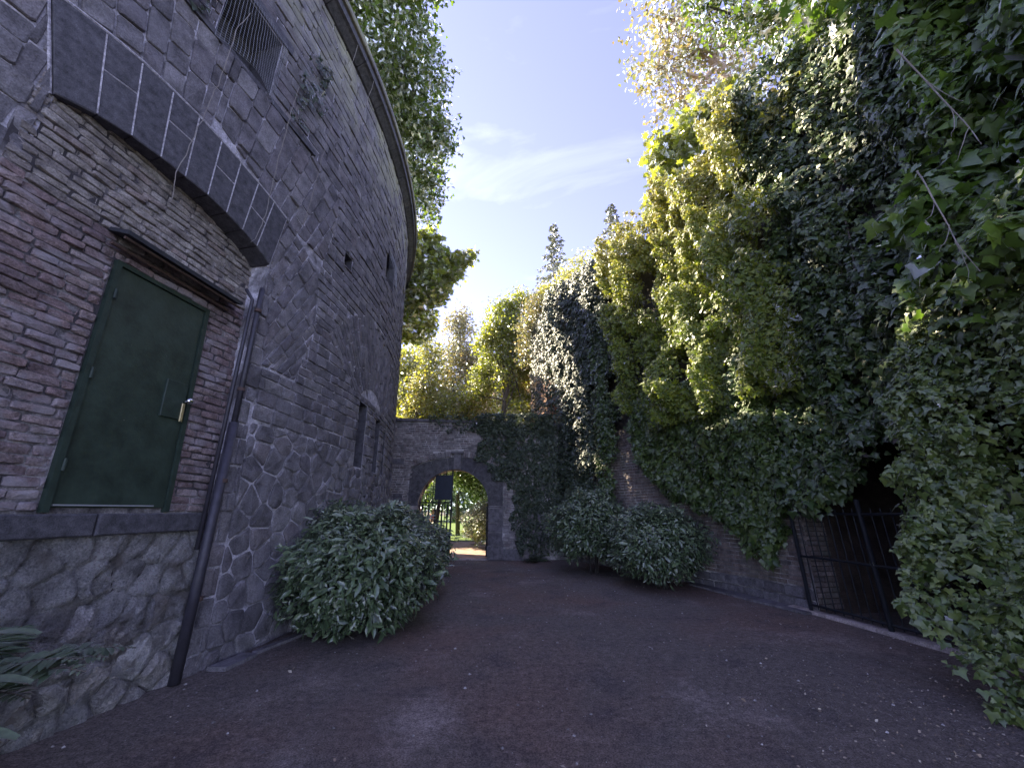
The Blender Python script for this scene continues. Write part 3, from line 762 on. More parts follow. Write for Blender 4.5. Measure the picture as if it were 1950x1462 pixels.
# ------------------------------------------------------------------ gateway wall
GY = 14.0
def amap(x, z, d=0.0): return (x, GY - d, z)
def anrm(x, z): return np.array([0, -1.0, 0])
gate_wall = empty('gateway_wall', (-1, GY, 0), 'low brick wall with round arched gateway closing the far end of courtyard', 'wall')
XC, RA, ZS = -2.08, 1.25, 1.74
def gtop(x): return 4.80 - .032 * (x + 4.5)
def gout(x):
    dx = abs(x - XC)
    return 0.0 if dx >= RA else ZS + math.sqrt(RA * RA - dx * dx)
def gz(x): return 3.44 - .15 * (x + 2.05) ** 2
mb = MB(); xs = [-5.6, -4.5, -3.8] + [XC - RA] + [XC + RA * math.sin(t) for t in np.linspace(-math.pi / 2, math.pi / 2, 25)[1:-1]] + [XC + RA, -.4, .5, 1.6, 2.9]
for a, b in zip(xs[:-1], xs[1:]):
    m_ = (a + b) / 2; za, zb = (gout(a), gout(b)) if abs(m_ - XC) < RA else (-.1, -.1)
    if abs(m_ - XC) < RA: za = max(za, ZS) if abs(a - XC) >= RA - 1e-6 else za; zb = max(zb, ZS) if abs(b - XC) >= RA - 1e-6 else zb
    if abs(m_ - XC) < RA and abs(a - XC) >= RA - 1e-6: za = ZS
    if abs(m_ - XC) < RA and abs(b - XC) >= RA - 1e-6: zb = ZS
    q = [(a, za), (b, zb), (b, gtop(b)), (a, gtop(a))]
    V = [(p[0], GY, p[1]) for p in q] + [(p[0], GY + .5, p[1]) for p in q]
    F = [(0, 1, 2, 3), (7, 6, 5, 4), (3, 2, 6, 7)]
    if abs(m_ - XC) < RA: F.append((0, 4, 5, 1))
    mb.add(V, F)
for x in (XC - RA, XC + RA):
    mb.add([(x, GY, -.1), (x, GY + .5, -.1), (x, GY + .5, ZS), (x, GY, ZS)], [(0, 1, 2, 3)])
mb.build('wall_core', M['gmortar'], gate_wall)
bc = []
for P in courses(-5.4, 2.8, 0, 4.72, (.078, .084), (.19, .25), .006, rs):
    m = cen(P)
    if m[1] > gtop(m[0]) - .05: continue
    zone = -3.69 < m[0] < -.30 and (m[1] < gz(m[0]) + .25)
    if zone or (m[0] > .6 and m[1] < 4.2 and m[0] > .9): continue
    if m[1] > 2.6:
        bc.append(P); continue
    for q in cut_box(P, (-3.70, -.31, -1, 2.9)): bc.append(q)
place_stones([p for p in bc if len(p) > 2], amap, anrm, M['gbrick'], gate_wall, 'brick', 'small_bricks', 300, (.006, .016), .014, 0, .004, .006)
# soldier course
n = 44
for i in range(n):
    x0 = -3.70 + 3.38 * i / n; x1 = -3.70 + 3.38 * (i + 1) / n
    if -2.22 < (x0 + x1) / 2 < -1.80: continue
    sl_ = .12 * (x0 - XC)
    P = [(x0, gz(x0)), (x1, gz(x1)), (x1 + sl_ * .6, gz(x1) + .22), (x0 + sl_ * .6, gz(x0) + .22)]
    g = stone_geo(P, amap, .075, .016, 0, .004, .006)
    if g: link('soldier_brick', mesh('soldier_brick', g[0], g[1], False, random.random()), gate_wall, M['gbrick'])
# arch ring stones, jambs
def ring_block(a0, a1):
    o = []
    for a in np.linspace(a0, a1, 4): o.append((XC + (RA) * math.cos(a), ZS + RA * math.sin(a)))
    outer = []
    for a in np.linspace(a1, a0, 4):
        r = RA
        while r < 2.6:
            x, z = XC + r * math.cos(a), ZS + r * math.sin(a)
            if z > gz(x) - .01 or x < -3.68 or x > -.33: break
            r += .01
        outer.append((XC + r * math.cos(a), ZS + r * math.sin(a)))
    return o + outer
for i in range(9):
    P = ring_block(math.pi * i / 9, math.pi * (i + 1) / 9)
    P = ccw(P); k = len(P); c = cen(P)
    P = [(p[0] + (c[0] - p[0]) * .012, p[1] + (c[1] - p[1]) * .012) for p in P]
    V = [amap(p[0], p[1], -.05) for p in P] + [amap(p[0], p[1], .012) for p in P]
    F = [(i_, (i_ + 1) % k, k + (i_ + 1) % k, k + i_) for i_ in range(k)] + [tuple(k + i_ for i_ in range(k))]
    link('arch_stone', mesh('arch_stone', V, F, False, random.random()), gate_wall, M['moulding'])
MB().box((-1.98, GY - .04, 3.28), (.26, .14, .56)).build('keystone', M['gstone'], gate_wall)
MB().box((-2.0, GY - .07, 3.60), (.44, .2, .08)).build('keystone_cap', M['gstone'], gate_wall)
for (x0, x1) in ((-3.68, XC - RA), (XC + RA, -.33)):
    z = 0.0; kk = 0
    while z < ZS - .02:
        h = min(rs.uniform(.3, .5), ZS - z)
        MB().box(((x0 + x1) / 2, GY + .1 - (.03 if z == 0 else 0), z + h / 2), (x1 - x0 - .004 + (.05 if z == 0 else 0), .27, h - .014), t=rs.random()).build('jamb_stone', M['sandstone'] if (kk == 3 and x0 < -3) else M['gstone'], gate_wall)
        z += h; kk += 1
MB().box((.02, GY + .02, .17), (.66, .16, .34), t=.3).build('plinth_stone', M['gstone'], gate_wall)
MB().box((-4.05, GY - .0, 2.0), (.32, .06, .30), t=.2).build('stone_block', M['gstone'], gate_wall)
MB().box((-4.15, GY - .0, 3.28), (.42, .06, .2), t=.2).build('stone_block', M['gstone'], gate_wall)
x = -5.5
while x < 2.8:
    l = rs.uniform(.5, .7); zt = gtop(x + l / 2)
    MB().box((x + l / 2, GY + .24, zt + .045), (l - .012, .68, .10), t=rs.random(), M=Matrix.Rotation(.032, 3, 'Y')).build('coping_slab', M['gstone'], gate_wall)
    x += l
slabt = MB().box((XC, GY + .14, .0), (2.5, .36, .05)).build('threshold', M['sandstone'], gate_wall)
# iron gate
gate = empty('iron_gate_leaf', (-3.3, GY + .2, 0), 'closed left gate leaf of black bars with a blank square panel', 'gate leaf', 'gate leaves of the archway')
def bar(p, q, r, name, mat, parent, n=6):
    return MB().tube([p, q], r, n).build(name, mat, parent)
yb = GY + .2
for x in (-3.30, -3.08, -2.85, -2.62, -2.40): bar((x, yb, .15), (x, yb, min(gout(x) + .02, 3.0) if gout(x) > 0 else 1.7), .016, 'bar', M['iron'], gate)
MB().box((-2.17, yb, 1.53), (.055, .05, 2.9)).build('stile', M['iron'], gate)
for x in (-3.2, -2.97, -2.74, -2.5, -2.3): MB().box((x, yb, 1.0), (.055, .02, 1.6)).build('lower_bar', M['iron'], gate)
for z, a, b, t in ((1.86, -3.33, -2.15, .05), (.14, -3.33, -2.15, .06), (2.42, -3.25, -2.8, .02), (2.15, -3.33, -2.8, .02), (.95, -3.33, -2.15, .04)):
    MB().box(((a + b) / 2, yb + .005, z), (b - a, .035, t)).build('rail', M['iron'], gate)
MB().box((-2.475, yb - .03, 2.38), (.62, .012, .87)).build('panel', M['iron_blue'], gate)
MB().box((-2.475, yb + .005, .52), (.56, .012, .7)).build('lower_panel', M['iron_blue'], gate)
gate2 = empty('iron_gate_leaf', (-.86, GY + .2, 0), 'right gate leaf of black bars standing open against the jamb', 'gate leaf', 'gate leaves of the archway')
for i in range(6):
    y = GY + .25 + .2 * i; bar((-.89, y, .15), (-.89, y, 1.72 + (.0 + .17 * i if i < 4 else .6)), .015, 'bar', M['iron'], gate2)
for z in (.14, .95, 1.7): MB().box((-.89, GY + .75, z), (.04, 1.1, .05)).build('rail', M['iron'], gate2)
MB().box((-.89, GY + .26, .9), (.05, .05, 1.65)).build('stile', M['iron'], gate2)
MB().box((-.84, GY + .02, 1.86), (.16, .05, .03)).build('latch_pin', M['sandstone'], gate2)
# ------------------------------------------------------------------ retaining wall on the right
RP = np.array([(6.3, -3), (5.95, 0), (5.62, 3), (5.3, 5.5), (5.0, 7.11), (4.3, 9.5), (3.2, 11.9), (1.95, 14.05), (1.25, 16.5), (.9, 19), (1.2, 23), (2.5, 28)], float)
tt = np.linspace(0, len(RP) - 1, 400)
def cat(P, t):
    i = np.clip(np.floor(t).astype(int), 0, len(P) - 2); f = (t - i)[:, None]
    p0, p1, p2, p3 = P[np.maximum(i - 1, 0)], P[i], P[i + 1], P[np.minimum(i + 2, len(P) - 1)]
    return .5 * (2 * p1 + (p2 - p0) * f + (2 * p0 - 5 * p1 + 4 * p2 - p3) * f ** 2 + (-p0 + 3 * p1 - 3 * p2 + p3) * f ** 3)
RC = cat(RP, tt); RW = np.concatenate([[0], np.cumsum(np.hypot(*np.diff(RC, axis=0).T))])
RT = np.gradient(RC, RW, axis=0); RT /= np.linalg.norm(RT, axis=1)[:, None]
def W(y): return float(np.interp(y, RC[:, 1], RW))
RH = 9.5
def rmapn(w, z, d):
    x = np.interp(w, RW, RC[:, 0]); y = np.interp(w, RW, RC[:, 1]); tx = np.interp(w, RW, RT[:, 0]); ty = np.interp(w, RW, RT[:, 1])
    dd = d - .05 * z
    return np.stack([x - ty * dd, y + tx * dd, z + 0 * x], -1)
def rmap(w, z, d=0.0): return tuple(rmapn(w, z, d))
def rnrm(w, z):
    return np.array([-np.interp(w, RW, RT[:, 1]), np.interp(w, RW, RT[:, 0]), .05])
ret = empty('retaining_wall', (4.5, 9, 0), 'tall curved brick retaining wall mostly hidden under ivy on the right', 'retaining wall')
OW0, OW1, OZ = W(3.9), W(7.02), 3.5
ws = sorted(set([float(a) for a in np.arange(0, RW[-1], .4)] + [OW0, OW1]))
zz = [-.2, OZ, 6, RH]
mb = MB(); mb2 = MB(); mb3 = MB()
wb = W(14.5)
for a, b in zip(ws[:-1], ws[1:]):
    for c, d in zip(zz[:-1], zz[1:]):
        if OW0 - 1e-6 <= a and b <= OW1 + 1e-6 and d <= OZ + 1e-6: continue
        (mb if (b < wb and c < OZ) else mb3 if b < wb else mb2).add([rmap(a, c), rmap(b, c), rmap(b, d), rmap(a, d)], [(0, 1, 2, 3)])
mb3.build('upper_wall_face', M['shade_dark'], ret); mb.build('wall_core', M['gmortar'], ret); mb2.build('far_wall_face', M['rbrick_red'], ret)
# dark passage behind the railing
dp = -5.5
V = [rmap(OW0, -.1), rmap(OW1, -.1), rmap(OW1, OZ), rmap(OW0, OZ)]
nv = [(p[0] + 5.5, p[1] + .53, p[2]) for p in V]
MB().add(V + nv, [(1, 5, 6, 2), (0, 3, 7, 4), (3, 2, 6, 7), (4, 7, 6, 5)]).build('passage', M['shade_dark_lining'], ret)
def pmap(a, z, d=0.0):
    b = V[1]; return (b[0] + a, b[1] + a * .096 - d, z)
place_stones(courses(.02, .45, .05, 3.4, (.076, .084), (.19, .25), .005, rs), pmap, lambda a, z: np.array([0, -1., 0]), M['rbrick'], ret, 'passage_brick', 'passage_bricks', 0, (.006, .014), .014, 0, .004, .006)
rb = [P for P in courses(OW1 + .02, W(13.95), .34, 4.0, (.074, .083), (.19, .25), .006, rs)]
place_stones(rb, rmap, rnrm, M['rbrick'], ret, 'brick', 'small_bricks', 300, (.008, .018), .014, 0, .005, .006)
rb = [P for P in courses(OW1 + .02, W(13.95), -.03, .33, (.15, .19), (.25, .45), .015, rs)]
place_stones(rb, rmap, rnrm, M['gstone'], ret, 'plinth_stone', 'small_stones', 200, (.02, .05), .02, .1, .01, .015)
# coping along top
for a, b in zip(ws[:-1], ws[1:]):
    pass
mb = MB()
for a, b in zip(ws[:-1:2], ws[2::2]):
    mb.add([rmap(a + .01, RH, .08), rmap(b - .01, RH, .08), rmap(b - .01, RH + .12, .08), rmap(a + .01, RH + .12, .08), rmap(a + .01, RH, -.5), rmap(b - .01, RH, -.5), rmap(b - .01, RH + .12, -.5), rmap(a + .01, RH + .12, -.5)],
           [(0, 1, 2, 3), (3, 2, 6, 7), (1, 5, 6, 2), (4, 0, 3, 7), (0, 4, 5, 1)])
o = mb.build('coping', M['gstone'], ret); o['kind'] = 'stuff'
# terrace behind
V = []; F = []
for i, w in enumerate(np.linspace(0, RW[-1], 40)):
    p = rmap(w, RH - .05, -.1); V += [p, (60, p[1] + (p[1] - 9) * .6, RH + 1.2)]
F = [(2 * i, 2 * i + 1, 2 * i + 3, 2 * i + 2) for i in range(39)]
link('terrace_ground', mesh('terrace_ground', V, F, True, .5), None, M['woodfloor'])['kind'] = 'structure'
# kerb under the railing
w = OW0 - .3
mbn = 0
while w < OW1 + .1:
    l = rs.uniform(.6, .9)
    V8 = [rmap(w, -.03, .18), rmap(w + l - .012, -.03, .18), rmap(w + l - .012, .045, .17), rmap(w, .045, .17), rmap(w, -.03, .04), rmap(w + l - .012, -.03, .04), rmap(w + l - .012, .05, .04), rmap(w, .05, .04)]
    link('kerb_stone', mesh('kerb_stone', V8, [(0, 1, 2, 3), (3, 2, 6, 7), (0, 3, 7, 4), (1, 5, 6, 2)], False, rs.random()), ret, M['sandstone'])
    w += l
# cement toe
P = [rmap(W(7.0) + .02, 0, .02), rmap(W(7.0) + .02, 0, .30), rmap(W(8.2), 0, .38), rmap(W(9.6), 0, .30), rmap(W(9.8), 0, .02)]
tag(link('cement_toe', mesh('cement_toe', [(p[0], p[1], .0) for p in P] + [(p[0], p[1], .035) for p in P], [(5, 6, 7, 8, 9), (1, 0, 5, 6), (2, 1, 6, 7), (3, 2, 7, 8)], False, .7), None, M['gstone']), kind='structure')
# railing
rail = empty('iron_railing', (5.1, 6, 0), 'dark iron railing with upright bars closing the black opening under the creeper', 'railing')
ow = OW1 + .06
def rp(w, z): return rmap(w, z, .10 + .05 * z)
bar(rp(ow, .0), rp(ow, 1.62), .030, 'post', M['iron'], rail, 8)
w2 = OW1 - 1.12
bar(rp(w2, .0), rp(w2, 1.75), .034, 'post', M['iron'], rail, 8); bar(rp(w2 - 1.3, .0), rp(w2 - 1.3, 1.7), .034, 'post', M['iron'], rail, 8)
for z in (.13, .86, 1.55):
    MB().tube([rp(ow, z), rp(OW1 - .6, z), rp(w2, z - .01), rp(w2 - .7, z), rp(OW0 - .1, z)], .020, 6).build('rail', M['iron'], rail)
w = ow - .13; 
while w > OW0 - .1:
    if abs(w - w2) > .05: bar(rp(w, .08), rp(w, 1.62), .0095, 'bar', M['iron'], rail, 6)
    w -= .135
MB().box(rp(w2, .88), (.05, .06, .05)).build('padlock', M['chrome'], rail)
# ------------------------------------------------------------------ leaves
TM = {}
def T_(V, T): return (np.array(V, float), np.array(T, int))
TM['diamond'] = T_([(0, 0, 0), (.34, .42, .07), (0, 1, -.04), (-.34, .42, .07)], [(0, 1, 2), (0, 2, 3)])
TM['laurel'] = T_([(0, 0, 0), (0, .5, -.01), (0, 1, -.12), (.15, .25, .05), (.17, .62, .04), (-.15, .25, .05), (-.17, .62, .04)],
                  [(0, 3, 1), (3, 4, 1), (4, 2, 1), (0, 1, 5), (5, 1, 6), (6, 1, 2)])
o_ = [(0, .04, 0), (.30, -.14, -.02), (.54, .22, -.04), (.27, .40, .0), (0, .98, -.08), (-.27, .40, .0), (-.54, .22, -.04), (-.30, -.14, -.02)]
TM['ivy'] = T_([(0, .30, .05)] + o_, [(0, i, i % 8 + 1) for i in range(1, 9)])
o_ = [(0, .02, 0), (.34, -.10, -.04), (.30, .16, 0), (.66, .30, -.08), (.34, .44, 0), (.40, .80, -.06), (.15, .60, 0), (0, 1.05, -.1),
      (-.15, .60, 0), (-.40, .80, -.06), (-.34, .44, 0), (-.66, .30, -.08), (-.30, .16, 0), (-.34, -.10, -.04)]
TM['maple'] = T_([(0, .34, .05)] + o_, [(0, i, i % 14 + 1) for i in range(1, 15)])
def nrmz(a): return a / np.maximum(1e-9, np.linalg.norm(a, axis=1))[:, None]
def leaf_mesh(name, P, N, U, S, tm='diamond', tint=None):
    V0, T0 = TM[tm]; n = len(P); k = len(V0)
    N = nrmz(N); U = U - N * np.sum(U * N, 1)[:, None]; U = nrmz(U); X = np.cross(U, N)
    S = np.asarray(S)[:, None, None]
    V = P[:, None, :] + S * (V0[None, :, 0:1] * X[:, None, :] + V0[None, :, 1:2] * U[:, None, :] + V0[None, :, 2:3] * N[:, None, :])
    T = (np.arange(n) * k)[:, None, None] + T0[None]
    if tint is None: tint = rng.random(n)
    return trimesh(name, V.reshape(-1, 3), T.reshape(-1, 3), np.repeat(np.clip(tint, 0, 1), k))
def surf_ivy(mapn, wr, zr, n, dens, depth, size=(.06, .10), tm='ivy', layers=.22, jit=.55, tintf=None, down=.9):
    w = rng.uniform(wr[0], wr[1], n); z = rng.uniform(zr[0], zr[1], n)
    keep = rng.random(n) < dens(w, z) * (.30 + .70 * sm(fbm(w * 4.2, z * 3.4, 71.0), .38, .50)); w, z = w[keep], z[keep]; n = len(w)
    d = depth(w, z); e = .05
    gw = (depth(w + e, z) - depth(w - e, z)) / (2 * e); gz_ = (depth(w, z + e) - depth(w, z - e)) / (2 * e)
    d = d + .16 * (fbm(w * 5.5, z * 5.5, 81.0) - .5) * 2
    lay = rng.random(n) ** 1.4 * layers * 1.3
    P = mapn(w, z, d - lay)
    Tw = nrmz(mapn(w + e, z, d) - mapn(w - e, z, d)); N0 = nrmz(mapn(w, z, d + .1) - mapn(w, z, d))
    N = N0 - Tw * np.clip(gw, -1.2, 1.2)[:, None] - np.array([0, 0, 1.]) * np.clip(gz_, -1.2, 1.2)[:, None] + np.array([0, 0, .35])
    N = nrmz(N) + rng.normal(0, jit * .8, (n, 3))
    U = np.stack([rng.normal(0, .5, n), rng.normal(0, .5, n), -down + rng.normal(0, .4, n)], 1)
    S = rng.uniform(size[0], size[1], n) * np.exp(rng.normal(0, .28, n))
    t = rng.random(n) * .5 + .5 * fbm(w * 1.5, z * 1.5, 3.3) if tintf is None else tintf(w, z, n)
    return P, N, U, S, t
def ivy(name, label, cat_, group, mapn, wr, zr, n, dens, depth, mat, size=(.06, .10), tm='ivy', layers=.22, jit=.55, tintf=None, nstems=5):
    P, N, U, S, t = surf_ivy(mapn, wr, zr, n, dens, depth, size, tm, layers, jit, tintf)
    base = tuple(mapn(np.array((wr[0] + wr[1]) / 2), np.array(zr[0] + 0.0), np.array(.05)))
    e = empty(name, base, label, cat_, group)
    link('leaves', leaf_mesh('leaves', P, N, U, S, tm, t), e, mat)
    mb = MB()
    for i in range(nstems):
        w = random.uniform(*wr); pts = []
        for zq in np.linspace(zr[0] + .1, zr[1] - .1, 14):
            w += random.uniform(-.1, .1); w = min(max(w, wr[0]), wr[1])
            dq = float(depth(np.array([w]), np.array([zq]))[0])
            if float(dens(np.array([w]), np.array([zq]))[0]) < .1:
                if len(pts) > 2: mb.tube(pts, random.uniform(.006, .016), 5)
                pts = []; continue
            pts.append(tuple(mapn(np.array(w), np.array(zq), np.array(max(.03, dq - .16 + random.uniform(-.05, .05))))))
        if len(pts) > 2: mb.tube(pts, random.uniform(.006, .016), 5)
    if nstems: mb.build('stems', M['bark'], e)['kind'] = 'stuff'
    return e
sm = lambda x, a, b: np.clip((x - a) / (b - a), 0, 1)
# ivy on the gateway wall
def amapn(w, z, d): w = np.asarray(w, float); return np.stack([w, GY - d + 0 * w, z + 0 * w], -1)
def den_a(x, z):
    left = np.where(z > 4.25, -3.2 + 1.2 * (4.9 - z), np.where(z > 3.3, -1.2 + .3 * (z - 3.3), np.where(z > 2.3, -.95 + .15 * (3.3 - z), .12 + .12 * np.sin(z * 3))))
    left = np.where((z > 3.3) & (z < 4.3), -1.15 + .9 * (fbm(z * 2.2, z * 0 + 4) - .5), left)
    m = x > left + .5 * (fbm(x * 3, z * 3) - .5)
    m = m & ~((z < 2.6) & (x < -.15)) & ~((x < -.5) & (z < 2.2 + .4 * fbm(x * 5, 3.0 + 0 * z)))
    d = np.where(x < -1.3, .14, .95)
    bare = (x > .9) & (x < 1.6) & (z < 1.5)
    return np.where(m, np.where(bare, .3, d), 0.0) * sm(z, .1, .5)
ivy('ivy', 'dark small-leaved ivy sheet covering right half of the gateway wall', 'ivy', None, amapn, (-3.2, 2.75), (.15, 5.0), 90000, den_a,
    lambda x, z: .05 + .16 * fbm(x * 1.6, z * 1.6) + .28 * sm(z, 4.3, 4.9), M['ivy_far'], (.045, .075), layers=.12, tintf=lambda w, z, n: rng.random(n))
# creeper masses on the retaining wall
RG = 'climbers on the retaining wall'
nz = lambda w, z, a, b, o=0.0: fbm(w * a, z * b, o)
wl = W
def column(wc, halfw, ztop, zbot, label, n, mat, dep=.30, size=(.06, .095), group='hanging creeper columns by the gateway', tintf=None):
    def hw(z): return halfw * (.55 + .75 * fbm(z * .9, z * 0 + wc) ) * (.55 + .45 * sm(z, zbot, zbot + 2.0))
    def dens(w, z): return np.where(np.abs(w - wc - .25 * (fbm(z * .6, z * 0 + wc * 3) - .5)) < hw(z) + .10 * (fbm(w * 7, z * 7) - .5), .95, 0.0) * (z > zbot + .3 * fbm(w * 6, 0 * z))
    def depth(w, z): return .08 + dep * np.sqrt(np.clip(1 - ((w - wc) / (halfw * 1.25)) ** 2, 0, 1)) + .22 * fbm(w * 3, z * 1.3, wc) + .03 * z
    return ivy('creeper', label, 'creeper', group, rmapn, (wc - halfw * 1.5, wc + halfw * 1.5), (zbot, ztop), n, dens, depth, mat, size, layers=.2, tintf=tintf, nstems=3)
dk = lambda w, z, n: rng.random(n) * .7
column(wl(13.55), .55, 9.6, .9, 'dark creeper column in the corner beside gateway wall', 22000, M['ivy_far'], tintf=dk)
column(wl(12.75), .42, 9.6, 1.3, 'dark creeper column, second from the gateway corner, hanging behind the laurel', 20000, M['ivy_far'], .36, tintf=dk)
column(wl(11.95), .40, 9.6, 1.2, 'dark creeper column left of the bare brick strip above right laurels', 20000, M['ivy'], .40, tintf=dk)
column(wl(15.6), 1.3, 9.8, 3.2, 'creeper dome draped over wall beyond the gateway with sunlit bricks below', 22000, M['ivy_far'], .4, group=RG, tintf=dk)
def dens_far(w, z):
    return np.where(z > 6.4 - 1.4 * fbm(w * 1.4, z * .8), .9, .0)
ivy('creeper', 'dark creeper mass bulging high on the wall right of the gateway', 'creeper', RG, rmapn, (wl(11.4), wl(14.6)), (4.8, 10.2), 34000, dens_far,
    lambda w, z: .35 + .55 * nz(w, z, 1.3, .5) + .35 * sm(z, 6.5, 8.5), M['ivy_far'], (.06, .10), layers=.3, tintf=dk)
# sunlit centre mass
W1, W2 = wl(5.7), wl(11.1)
def dens_c(w, z):
    edge = wl(11.3) - .9 * sm(6 - z, 0, 3) + .35 * (fbm(z * 1.5, z * 0) - .5)
    return np.where(w < edge, .95, 0.0) * np.where(fbm(w * 1.7, z * .55, 9.0) > .34, 1, .35) * np.where(z > 3.6, 1.0, 0) * sm(w - W1 + .6 * (fbm(z * 1.2, z * 0, 3.0) - .5), .1, .4)
def depth_c(w, z): return .2 + 1.0 * np.abs(nz(w, z, 1.9, .45, 2.0) - .34) * 2.0 + .40 * nz(w, z, 5, 1.6) + .35 * sm(z, 6.5, 9)
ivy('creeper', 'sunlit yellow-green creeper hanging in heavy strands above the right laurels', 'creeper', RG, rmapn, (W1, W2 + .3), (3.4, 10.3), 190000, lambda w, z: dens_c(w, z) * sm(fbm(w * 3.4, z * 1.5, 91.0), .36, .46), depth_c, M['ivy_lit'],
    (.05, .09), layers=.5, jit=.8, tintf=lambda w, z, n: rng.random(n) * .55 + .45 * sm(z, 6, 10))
# lower lobe
def low_edge(w):
    y = np.interp(w, RW, RC[:, 1])
    return np.interp(y, [6.9, 7.15, 7.5, 7.9, 8.4, 9.2, 10.0, 10.6, 10.9], [2.6, 1.3, .62, .8, 1.45, 1.7, 2.0, 2.6, 3.4])
ivy('ivy', 'dark pointed ivy lobe hanging down over the bricks beside the railing', 'ivy', RG, rmapn, (wl(6.95), wl(10.9)), (.5, 4.6), 52000,
    lambda w, z: np.where(z > low_edge(w) + .5 * (fbm(w * 4, z * 2) - .5), .95, 0.0),
    lambda w, z: .15 + .35 * nz(w, z, 1.5, 1.0, 5.0) + .16 * nz(w, z, 4, 4) + .16 * sm(z, 1.5, 4), M['ivy'], (.065, .105), layers=.2)
# dark mass above opening
def depth_d(w, z):
    y = np.interp(w, RW, RC[:, 1]); hol = (1 - sm(np.abs(y - (4.35 + .25 * np.sin(z * 1.1))), .35, .8)) * sm(z, 4.0, 4.8)
    return (.15 + 1.5 * np.abs(nz(w, z, 1.2, .6, 12.0) - .3)) * (1 - .85 * hol) + .25 * nz(w, z, 4, 3)
def dens_d(w, z):
    y = np.interp(w, RW, RC[:, 1])
    lo = np.interp(y, [3.4, 4.0, 5, 5.6, 6.2, 6.6, 7.2, 8], [2.9, 2.8, 2.7, 2.3, 1.75, 1.55, 2.1, 3.2]) + .7 * (fbm(w * 5, z * 2) - .5)
    g = fbm(w * 1.3, z * .7, 21.0)
    hollow = (np.abs(y - (4.35 + .25 * np.sin(z * 1.1))) < 1.0 * (.5 + fbm(z * .9, w * .9, 61.0))) & (z > 4.0) & (z < 9.6)
    return np.where(z > lo, np.where(hollow, .75, np.where(g > .40, .92, .22)), 0.0)
ivy('ivy', 'deep shaded ivy hanging over the black opening above the railing', 'ivy', RG, rmapn, (wl(3.2), wl(7.6)), (1.5, 10.5), 95000, lambda w, z: dens_d(w, z) * np.where(np.interp(w, RW, RC[:, 1]) > 6.3, sm(4.8 - z, 0, .6), 1.0),
    depth_d, M['ivy'], (.065, .115), layers=.35, tintf=lambda w, z, n: rng.random(n) * .75)
# foreground curtain
def fg_left(z): return np.interp(z, [0, .6, 1.2, 2, 3, 4, 5.5, 7, 10], [3.75, 4.35, 4.75, 4.85, 4.6, 4.25, 3.85, 3.5, 3.3])
def dens_f(w, z):
    y = np.interp(w, RW, RC[:, 1])
    return np.where(y < fg_left(z) + .45 * (fbm(z * 2.2, w * 2.2) - .5), np.where(fbm(w * 2.2, z * 1.6, 31.0) > .36, .95, .3), 0.0)
def depth_f(w, z): return .60 + .55 * nz(w, z, 1.6, .8, 33.0) + .2 * nz(w, z, 5, 4) + .75 * sm(1.6 - z, 0, 1.5)
ivy('ivy', 'near curtain of broad ivy hanging from wall top to ground at right', 'ivy', RG, rmapn, (wl(1.6), wl(5.2)), (.05, 4.6), 105000, dens_f, depth_f, M['ivy'],
    (.040, .078), layers=.35, tintf=lambda w, z, n: rng.random(n) * .6 + .4)
ivy('vine', 'near bright green lobed vine hanging in long sprays at upper right', 'vine', RG, rmapn, (wl(1.0), wl(4.6)), (3.2, 11.5), 60000,
    lambda w, z: dens_f(w, z) * sm(z, 3.2, 4.6), lambda w, z: .2 + 1.5 * nz(w, z, 1.5, 1.0, 41.0) + .2 * nz(w, z, 4, 4), M['vine'], (.08, .16), 'ivy', layers=.6, jit=.7)
# bare looping stems in the vine
def wavy(a, b, n, amp):
    a, b = Vector(a), Vector(b); o = []; ph = random.uniform(0, 6)
    for i in range(n):
        f = i / (n - 1); q = a.lerp(b, f); s_ = math.sin(f * 5 + ph) * amp + math.sin(f * 13 + ph) * amp * .25
        o.append(q + Vector((s_, s_ * .4, -.05 * math.sin(math.pi * f))))
    return o
for a_, b_, amp, lb in (((4.0, 2.6, 6.0), (4.25, 2.55, 4.7), .10, 'pale bent bare stem inside the upper right-hand vine'), ((4.2, 3.05, 5.0), (4.35, 3.0, 3.7), .08, 'short pale winding stem lower in the right-hand vine')):
    mb = MB(); w_ = wavy(a_, b_, 16, amp); mb.tube(w_, list(np.linspace(.008, .003, 16)), 6)
    for k in (4, 8, 11): mb.tube(wavy(w_[k], w_[k] + Vector((random.uniform(-.25, .25), random.uniform(-.1, .1), -.35)), 8, .03), list(np.linspace(.004, .0015, 8)), 5)
    tag(mb.build('bare_stem', M['twig'], None), lb, 'stem')
# golden fringe along the top
def topmap(w, z, d):  # rolls back over the wall top
    return rmapn(w, z, d)
ivy('creeper', 'golden creeper fringe along the wall top in full sun', 'creeper', RG, rmapn, (wl(5.0), wl(15.5)), (8.3, 11.2), 75000,
    lambda w, z: np.where(z < 10.0 + .9 * fbm(w * 1.1, z * 0), .9, 0) * sm(z, 8.3 + 1.0 * fbm(w * 2, z * 0), 9.8),
    lambda w, z: .38 + .5 * nz(w, z, 1.4, 1.0, 51.0) - 1.3 * sm(z, 9.3, 11) , M['gold'], (.07, .12), layers=.5, jit=.8)
